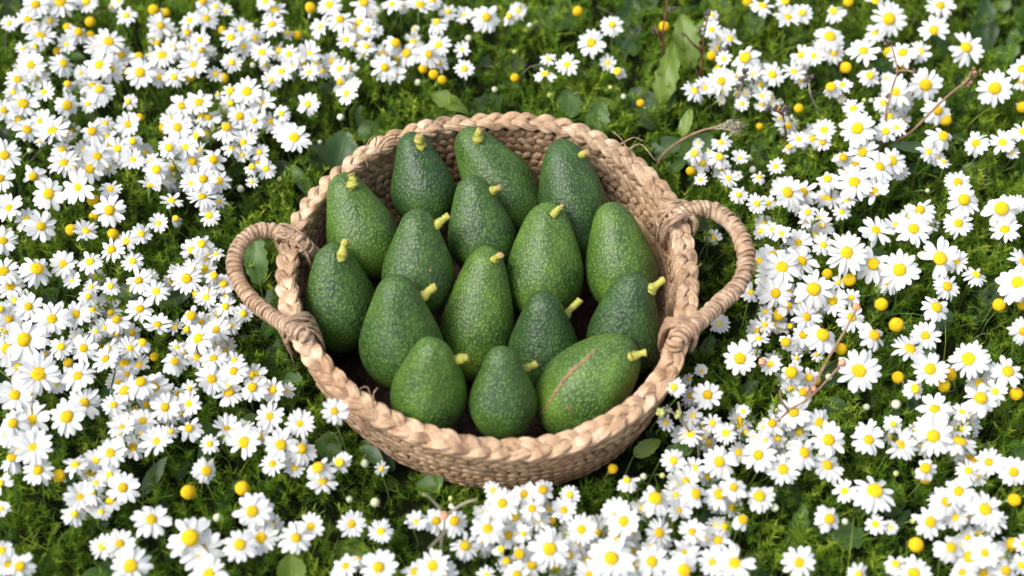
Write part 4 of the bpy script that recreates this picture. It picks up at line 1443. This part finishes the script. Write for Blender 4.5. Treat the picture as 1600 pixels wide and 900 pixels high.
# fuzzy seed head on a long stalk
weed('seed_stalk', [[(1030, 252, .045), (1052, 228, .065), (1078, 212, .08), (1100, 203, .09), (1124, 198, .10)]],
     [(1132, 196, .10, 4.5, 7), (1142, 196, .10, 5, 9), (1152, 198, .10, 5, 8), (1148, 206, .1, 4, 6)], M['drystem'], M['greystem'], 'long pinkish stalk ending in a fuzzy pale seed head behind the basket', .0016)
SH = [o for o in SC.objects if o.name == 'seed_stalk'][0]
for q in range(16):
    a0 = at(1120 + random.uniform(-4, 10), 198 + random.uniform(-5, 5), .10)
    a1 = at(1160 + random.uniform(-12, 10), 200 + random.uniform(-16, 16), .10)
    sp = spline([a0, a0.lerp(a1, .5) + Vector((0, 0, .002)), a1], 6) - np.array([SH.location.x, SH.location.y, 0])
    V, F, uv = tube_arr(sp, np.linspace(.0009, .0002, 6), .0003, sides=5)
    link('bract', mesh_np('bract', V, F, M['greystem'], uv=uv), SH)

# ------------------------------------------------------------------ feathery foliage, undergrowth and grass: nobody could count it
XR, YR = (-.80, .80), (-.50, .80)


def clump(x, y):
    return (np.sin(x * 31 + 1.3 * np.sin(y * 23)) + np.sin(y * 37 + 1.7 * np.sin(x * 19 + 2)) + .6 * np.sin(x * 83 + y * 61)) / 2.6


NS = 25000
sx = NR.uniform(*XR, NS); sy = NR.uniform(*YR, NS)
rt = ratio(sx, sy)
cl = clump(sx, sy)
keep = (rt > .93) & ((cl > -.72) | (NR.random(NS) < .35))
sx, sy, cl, rt = sx[keep], sy[keep], cl[keep], rt[keep]
NS = len(sx)
h0 = NR.uniform(.002, .034, NS) + .012 * (cl > 0)
ht = NR.uniform(.022, .040, NS) * np.clip(.75 + .35 * cl, .5, 1.1)
near = rt < 1.05
h0[near] *= .5
ht[near] *= np.clip((rt[near] - .88) / .25, .3, 1)
lean = NR.normal(0, .45, (NS, 2))
tip = np.stack([sx + lean[:, 0] * ht, sy + lean[:, 1] * ht, h0 + ht], -1)
bs = np.stack([sx, sy, h0], -1)
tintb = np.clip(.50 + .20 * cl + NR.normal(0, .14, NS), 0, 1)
KN = 42
t = NR.uniform(.12, 1.0, (NS, KN))
root_p = bs[:, None] + (tip - bs)[:, None] * t[..., None]
dirs = NR.normal(0, 1, (NS, KN, 3))
dirs[..., 2] = np.abs(dirs[..., 2]) * .55 + .25
axis = (tip - bs) / np.linalg.norm(tip - bs, axis=1)[:, None]
dirs += axis[:, None] * .5
dirs /= np.linalg.norm(dirs, axis=2)[..., None]
ln = NR.uniform(.004, .0125, (NS, KN)) * (1.15 - .45 * t)
e = root_p + dirs * ln[..., None]
side = np.cross(dirs, NR.normal(0, 1, (NS, KN, 3)))
side /= np.linalg.norm(side, axis=2)[..., None]
wd = .00064
A = root_p - side * wd; B = root_p + side * wd
V = np.stack([A, B, e], 2).reshape(-1, 3)
T3 = np.arange(len(V)).reshape(-1, 3)
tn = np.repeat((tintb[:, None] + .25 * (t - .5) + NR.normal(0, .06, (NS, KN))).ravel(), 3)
# rachis: one slim triangle pair each
sd_ = np.cross(axis, [[1.0, .3, 0]]); sd_ /= np.linalg.norm(sd_, axis=1)[:, None]
g0 = bs.copy(); g0[:, 2] = 0
R1 = np.stack([g0 - sd_ * .0006, g0 + sd_ * .0006, tip], 1).reshape(-1, 3)
V2 = np.vstack([V, R1])
T4 = np.vstack([T3, np.arange(len(R1)).reshape(-1, 3) + len(V)])
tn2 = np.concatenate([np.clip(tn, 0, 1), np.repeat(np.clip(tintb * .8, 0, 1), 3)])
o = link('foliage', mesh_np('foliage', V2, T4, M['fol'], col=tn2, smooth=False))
tag(o, 'feathery green chamomile foliage covering the ground', kind='stuff')

ub = Batch()
for q in range(1500):
    x, y = random.uniform(*XR), random.uniform(*YR)
    if ratio(x, y) < .97:
        continue
    L = random.uniform(.012, .032)
    V, F, UV = leaf_arr(L, L * random.uniform(.35, .8), nu=5, nv=7, lobes=random.choice([0, 0, 2, 3]), seed=q)
    a = random.uniform(0, 6.28)
    Mx = Matrix.Translation((x, y, random.uniform(.006, .038))) @ Matrix.Rotation(a, 4, 'Z') @ Matrix.Rotation(random.uniform(-.1, .8), 4, 'X') @ Matrix.Rotation(random.gauss(0, .3), 4, 'Y')
    ub.add(xf(Mx, V), F, UV, mi=random.choice([0, 1, 1, 2]))
o = link('undergrowth', ub.mesh('undergrowth', [M['leafD'], M['leafA'], M['leafB']]))
tag(o, 'low dark leaves crowding the ground under the daisies', kind='stuff')
gb = Batch()
for q in range(1400):
    x, y = random.uniform(*XR), random.uniform(*YR)
    if ratio(x, y) < .95:
        continue
    hh = random.uniform(.03, .075)
    a = random.uniform(0, 6.28); ln_ = random.uniform(.2, 1.1) * hh
    if ratio(x + math.cos(a) * ln_, y + math.sin(a) * ln_) < 1.06:
        continue
    P = spline([(x, y, 0), (x + math.cos(a) * ln_ * .3, y + math.sin(a) * ln_ * .3, hh * .7), (x + math.cos(a) * ln_, y + math.sin(a) * ln_, hh)], 7)
    V, F, uv = tube_arr(P, np.linspace(.0008, .0002, 7), .0004, sides=4, cap=False)
    gb.add(V, F, uv, tint=random.choice([.3, .5, .75, .95]), mi=1 if random.random() < .14 else 0)
o = link('grass', gb.mesh('grass', [M['fol'], M['greystem']]))
tag(o, 'thin grass blades and stalks between the daisies', kind='stuff')
print('objects', len(SC.objects))
